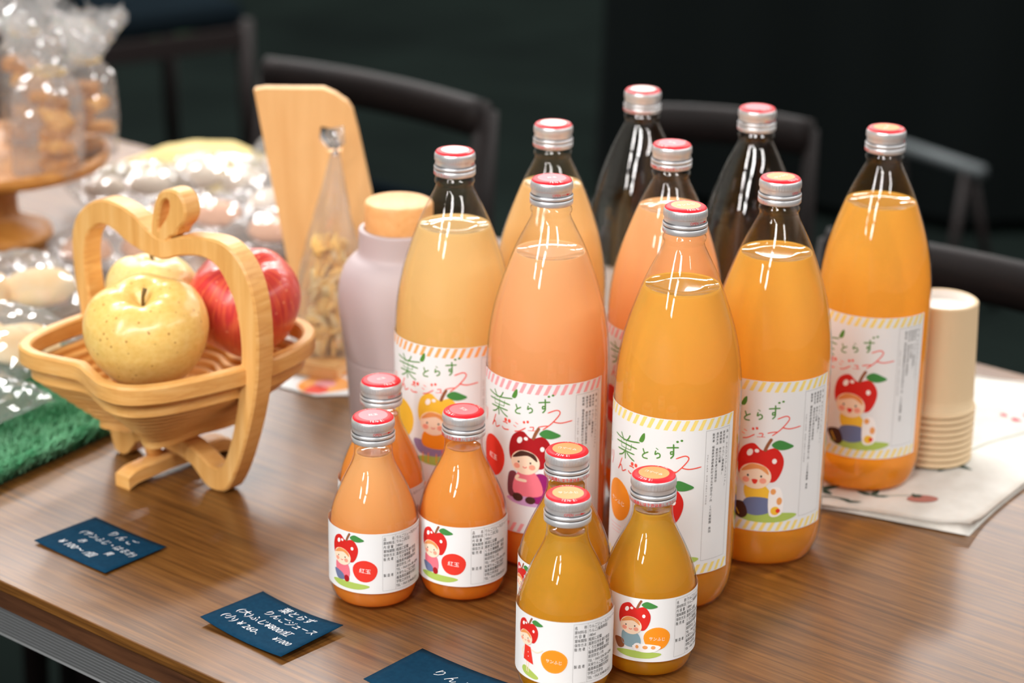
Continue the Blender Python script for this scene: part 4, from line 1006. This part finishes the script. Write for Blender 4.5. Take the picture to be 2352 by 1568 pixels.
def build_cards():
    r = math.radians
    price_card(-.2828, 1.3977, r(-40), .002, [('り ん ご', -11, 14.5, 8.5, -.05), ('(サンふじ・はるか)', -26, 3.5, 7.4, -.05), ('赤　　　　黄', -17, -6.5, 6.5, -.05), ('¥ 100～ /個', -26, -17, 8.2, -.02)], 'navy price card nearest the basket, reading 100 yen each')
    price_card(-.1513, 1.2790, r(-41), .006, [('葉とらず', -12, 17, 8.2, -.03), ('りんごジュース', -17, 7.5, 7.6, -.05), ('(大)ふじ¥800/紅', -30, -3.0, 7.8, -.05), ('(小) ¥ 260-.', -32, -14.5, 7.8, -.04), ('¥1000', 14, -14, 6.8, -.06)], 'navy price card in the middle of the table edge, reading 800 and 260 yen')
    price_card(-.0410, 1.2055, r(-39), .003, [('り ん ご', -14, 7.5, 9.5, -.06)], 'navy price card cut off by the bottom of the picture, beside the foremost bottle')

# ------------------------------------------------------------------ chairs and what stands behind
def build_chair(x, y, rz, label):
    t = empty('dining_chair', (x, y, 0), rz, label, 'chair', 'dark chairs behind the table')
    W2 = .180; ch = M['chair']
    for sx in (-1, 1):
        mb = MB(); mb.tube([(sx*W2, .02, 0), (sx*W2, 0, .42), (sx*W2*.98, .005, .60), (sx*W2*.95, .025, .760)], [.017, .019, .018, .015], ch, 10); mb.build('rear_leg', t)
        mb = MB(); mb.tube([(sx*W2*.97, -.40, 0), (sx*W2*.97, -.39, .42)], [.015, .019], ch, 10); mb.build('front_leg', t)
        mb = MB(); mb.box((sx*W2, -.195, .385), (.02, .38, .045), ch, bev=.003); mb.build('side_rail', t)
    mb = MB(); P = [(sx*W2*.97, .020+.012*(1-sx*sx), .750+.003*(1-sx*sx)) for sx in np.linspace(-1, 1, 13)]; mb.tube(P, .015, ch, 12, flat=1.6); mb.build('top_rail', t)
    mb = MB(); mb.box((0, .012, .575), (2*W2-.03, .022, .15), M['navy'], bev=.008); mb.build('back_pad', t)
    mb = MB(); mb.box((0, -.19, .435), (.37, .40, .055), M['navy'], bev=.018); mb.build('seat', t)
    mb = MB(); mb.box((0, -.39, .385), (2*W2-.04, .02, .045), ch, bev=.003); mb.build('front_rail', t)
    return t
def place_chair(src, x, y, rz, label):
    c = copy_tree(src); c.location = (x, y, 0); c.rotation_euler = (0, 0, rz); c['label'] = label; return c
def build_behind():
    a = TABLE_ANG
    c0 = build_chair(-.1845, 2.588, a+.02, 'dark wooden chair behind the wooden board, its top rail showing')
    c2 = place_chair(c0, .250, 2.56, math.radians(-20), 'dark wooden chair seen between the two empty bottles')
    c3 = place_chair(c0, .425, 1.893, a+.03, 'dark wooden chair close behind the paper cups, only the top rail showing')
    c2.scale = (.57, .8, .965)
    place_chair(c0, -.995, 4.55, a+2.9, 'dark chair standing far behind the cake stand, its legs in shadow')
    # a black-clothed side table with steel feet, back right
    t = empty('draped_table', (1.30, 4.9, 0), math.radians(-14), 'side table under a black floor length cloth at the back right', 'table')
    mb = MB(); mb.box((0, 0, .735), (2.1, .75, .03), M['black'], bev=.004); mb.build('tabletop', t)
    mb = MB(); V = []; F = []; n_ = 160
    per = [(-1.05, -.375), (1.05, -.375), (1.05, .375), (-1.05, .375)]; ln = [2.1, .75, 2.1, .75]; tot = sum(ln)
    for k in range(n_):
        d = tot*k/n_; i = 0
        while d > ln[i]: d -= ln[i]; i += 1
        p, q = per[i], per[(i+1) % 4]; f = d/ln[i]; px, py = p[0]+(q[0]-p[0])*f, p[1]+(q[1]-p[1])*f
        nx, ny = ((0, -1), (1, 0), (0, 1), (-1, 0))[i]
        for z, am in ((.735, .002), (.4, .012), (.03, .02)):
            w = am*(1+math.sin(k*.9)+.5*math.sin(k*.37)); V.append((px+nx*w, py+ny*w, z))
    for k in range(n_):
        for j in range(2): a_, b_ = k*3+j, ((k+1) % n_)*3+j; F.append([a_, b_, b_+1, a_+1])
    mb.add(V, F, M['black']); mb.build('cloth_skirt', t)
    o = empty('low_steel_trestle', (.804, 4.145, 0), math.radians(-57.5), 'low grey steel trestle in front of the black draped table', 'trestle')
    mb = MB(); mb.tube([(-.135, 0, .28), (.135, 0, .28)], .014, M['steel'], 10); mb.build('rail', o)
    for sx in (-1, 1):
        for sy in (-1, 1):
            mb = MB(); mb.tube([(sx*.13, sy*.07, 0), (sx*.10, sy*.006, .275)], .009, M['chair'], 8); mb.build('leg', o)
    mb = MB(); bm = bmesh.new(); bmesh.ops.create_icosphere(bm, subdivisions=4, radius=1)
    for v in bm.verts:
        w = 1+.25*noise.noise(v.co*2.1); v.co = Vector((v.co.x*.16*w, v.co.y*.20*w, max(-.02, v.co.z*.05*w)+.021))
    mb.bm(bm, M['green_cloth']); o = mb.build('crumpled_cloth'); o.location = (-1.0, 6.55, 0)
    tag(o, 'crumpled green cloth lying on the floor far behind the cake stand', 'cloth')

def build_room():
    def slab(name, u, v, z, size, mt):
        mb = MB(); mb.box((0, 0, 0), size, mt); o = mb.build(name); o['kind'] = 'structure'; o.location = (*room_xy(u, v), z); o.rotation_euler = (0, 0, ROOM_ANG); return o
    slab('floor', -1.75, 1.5, -.03, (14.5, 14, .06), M['carpet'])
    slab('ceiling', -1.75, 1.5, 2.83, (14.5, 14, .06), M['ceiling'])
    slab('wall_back', -1.75, 8.45, 1.4, (14.5, .1, 2.8), M['wall_light']); slab('wall_front', -1.75, -5.45, 1.4, (14.5, .1, 2.8), M['wall_light'])
    slab('wall_left', -8.95, 1.5, 1.4, (.1, 13.8, 2.8), M['wall_light']); slab('wall_right', 5.45, 1.5, 1.4, (.1, 13.8, 2.8), M['wall_light'])

def more_materials():
    def noisy(name, stops, scale, rough, spec=.4, detail=4, **kw):
        m = mat(name, (128, 128, 128), rough, spec=spec, **kw); n = N(m)
        tc = n.add('ShaderNodeTexCoord'); a = n.add('ShaderNodeTexNoise'); a.inputs['Scale'].default_value = scale; a.inputs['Detail'].default_value = detail
        n.l(tc.outputs['Object'], a.inputs['Vector']); r = n.ramp(stops); n.l(a.outputs['Fac'], r.inputs[0]); n.l(r.outputs[0], n.p.inputs['Base Color']); return m, n, a
    M['wall_light'] = mat('pale_wall', (192, 190, 185), .9)
    M['linen'], n, a = noisy('white_linen', [(.3, lin((204, 201, 194))), (.7, lin((216, 214, 208)))], 60, .9, .2)
    wv = n.add('ShaderNodeTexNoise'); wv.inputs['Scale'].default_value = 900; tc = n.add('ShaderNodeTexCoord'); n.l(tc.outputs['Object'], wv.inputs['Vector']); bump(n, wv.outputs['Fac'], .3, .0004)
    M['print_pink'] = ink('print_pink', (212, 108, 116), .9); M['print_green'] = ink('print_green', (134, 146, 124), .9); M['print_dark'] = ink('print_dark_green', (52, 74, 62), .9); M['print_berry'] = ink('print_berry', (172, 112, 100), .9)
    M['cup_kraft'] = mat('kraft_cup', (222, 196, 158), .7, spec=.3); M['cup_white'] = mat('white_cup_base', (244, 240, 234), .7, spec=.3)
    M['lilac'] = mat('matt_lilac', (186, 172, 174), .55, spec=.4)
    M['chips_a'] = mat('apple_slice', (240, 198, 122), .7); M['chips_b'] = mat('apple_slice_pale', (244, 222, 170), .7)
    M['cookie_a'], _, _ = noisy('golden_biscuit', [(.3, lin((196, 126, 44))), (.7, lin((236, 178, 92)))], 60, .7)
    M['cookie_b'], _, _ = noisy('brown_biscuit', [(.3, lin((150, 90, 30))), (.7, lin((214, 146, 62)))], 60, .7)
    M['tie'] = mat('gold_tie', (206, 170, 96), .4)
    M['bun_white'] = mat('white_sweet', (226, 210, 192), .8); M['bun_pink'] = mat('pink_sweet', (230, 180, 150), .8)
    M['bun_cream'], _, _ = noisy('cream_bun', [(.35, lin((236, 196, 140))), (.65, lin((248, 226, 188)))], 30, .75)
    M['yellow_paper'] = mat('yellow_paper', (206, 186, 128), .85, spec=.2)
    M['turf'], n, _ = noisy('turf_blade', [(.3, lin((64, 146, 98))), (.7, lin((146, 204, 164)))], 40, .45, .5)
    M['turf_dark'] = mat('turf_backing', (16, 54, 32), .9)
    M['card'], n, a = noisy('navy_card', [(.3, lin((9, 48, 72))), (.7, lin((14, 56, 80)))], 300, .85, .08)
    M['chalk'] = mat('white_pen', (236, 238, 240), .6)
    M['green_cloth'] = mat('green_cloth', (60, 96, 62), .9)
    M['apple_stem'] = mat('apple_stem', (110, 84, 40), .8)
    # apples
    def apple_mat(name, base, deep, spots, streak=False):
        m = mat(name, base, .30, spec=.45, coat=.12); n = N(m)
        tc = n.add('ShaderNodeTexCoord')
        mp = n.add('ShaderNodeMapping'); n.l(tc.outputs['Object'], mp.inputs[0])
        a = n.add('ShaderNodeTexNoise'); a.inputs['Scale'].default_value = 22 if not streak else 1.0; a.inputs['Detail'].default_value = 5
        if streak:                              # streaks run from stalk to base: noise over the angle round the core
            sx = n.add('ShaderNodeSeparateXYZ'); n.l(tc.outputs['Object'], sx.inputs[0])
            at = n.add('ShaderNodeMath', operation='ARCTAN2'); n.l(sx.outputs['Y'], at.inputs[0]); n.l(sx.outputs['X'], at.inputs[1])
            cb = n.add('ShaderNodeCombineXYZ'); m1 = n.add('ShaderNodeMath', operation='MULTIPLY'); n.l(at.outputs[0], m1.inputs[0]); m1.inputs[1].default_value = 17.0
            m2 = n.add('ShaderNodeMath', operation='MULTIPLY'); n.l(sx.outputs['Z'], m2.inputs[0]); m2.inputs[1].default_value = 45.0
            n.l(m1.outputs[0], cb.inputs[0]); n.l(m2.outputs[0], cb.inputs[1]); n.l(cb.outputs[0], a.inputs['Vector'])
            r = n.ramp([(.25, lin((232, 132, 82))), (.42, lin((216, 88, 66))), (.58, lin((198, 58, 60))), (.78, lin((172, 44, 62)))])
        else: r = n.ramp([(.3, lin(deep)), (.65, lin(base))])
        n.l(a.outputs['Fac'], r.inputs[0]); skin = r.outputs[0]
        if streak:
            s2 = n.add('ShaderNodeSeparateXYZ'); n.l(tc.outputs['Object'], s2.inputs[0])
            zr = n.add('ShaderNodeMapRange'); zr.inputs['From Min'].default_value = .012; zr.inputs['From Max'].default_value = -.030; n.l(s2.outputs['Z'], zr.inputs[0])
            zm = n.add('ShaderNodeMath', operation='MULTIPLY'); n.l(zr.outputs[0], zm.inputs[0]); zm.inputs[1].default_value = .75
            bl = n.add('ShaderNodeMix', data_type='RGBA'); n.l(zm.outputs[0], bl.inputs[0]); n.l(skin, bl.inputs[6]); bl.inputs[7].default_value = (*lin((226, 116, 52)), 1); skin = bl.outputs[2]
        v = n.add('ShaderNodeTexVoronoi'); v.inputs['Scale'].default_value = 150; n.l(tc.outputs['Object'], v.inputs['Vector'])
        sr = n.ramp([(.10, (1, 1, 1)), (.17, (0, 0, 0))]); n.l(v.outputs['Distance'], sr.inputs[0])
        mx = n.add('ShaderNodeMix', data_type='RGBA'); n.l(sr.outputs[0], mx.inputs[0]); n.l(skin, mx.inputs[6]); mx.inputs[7].default_value = (*lin(spots), 1)
        n.l(mx.outputs[2], n.p.inputs['Base Color'])
        n.p.inputs['Subsurface Weight'].default_value = .25; n.p.inputs['Subsurface Radius'].default_value = (1, .6, .3); n.p.inputs['Subsurface Scale'].default_value = .004
        return m
    M['apple_yellow'] = apple_mat('yellow_apple_skin', (238, 202, 122), (228, 186, 100), (184, 130, 62))
    M['apple_pale'] = apple_mat('pale_apple_skin', (242, 220, 154), (238, 210, 134), (214, 176, 104))
    M['apple_red'] = apple_mat('red_apple_skin', (190, 50, 50), (190, 50, 50), (232, 150, 120), True)

def build_fixtures():
    mb = MB(); mb.box((0, 0, 0), (.42, 1.24, .06), M['housing'], bev=.006); me = mb.mesh('ceiling_light')
    for u, v in LAMPS:
        o = link('ceiling_light', me); o.location = (*room_xy(u, v), 2.765); o.rotation_euler = (0, 0, ROOM_ANG)
        tag(o, 'twin tube ceiling light fitting above the room', 'ceiling light', 'ceiling light fittings')

more_materials()
build_room(); build_fixtures(); build_table(); build_behind()
bottles(); build_cloth(); build_cups(); build_tumbler(); build_board(); build_cone_bag(); build_basket(); build_apples()
build_stand(); build_packets(); build_turf(); build_leaflet(); build_cards()
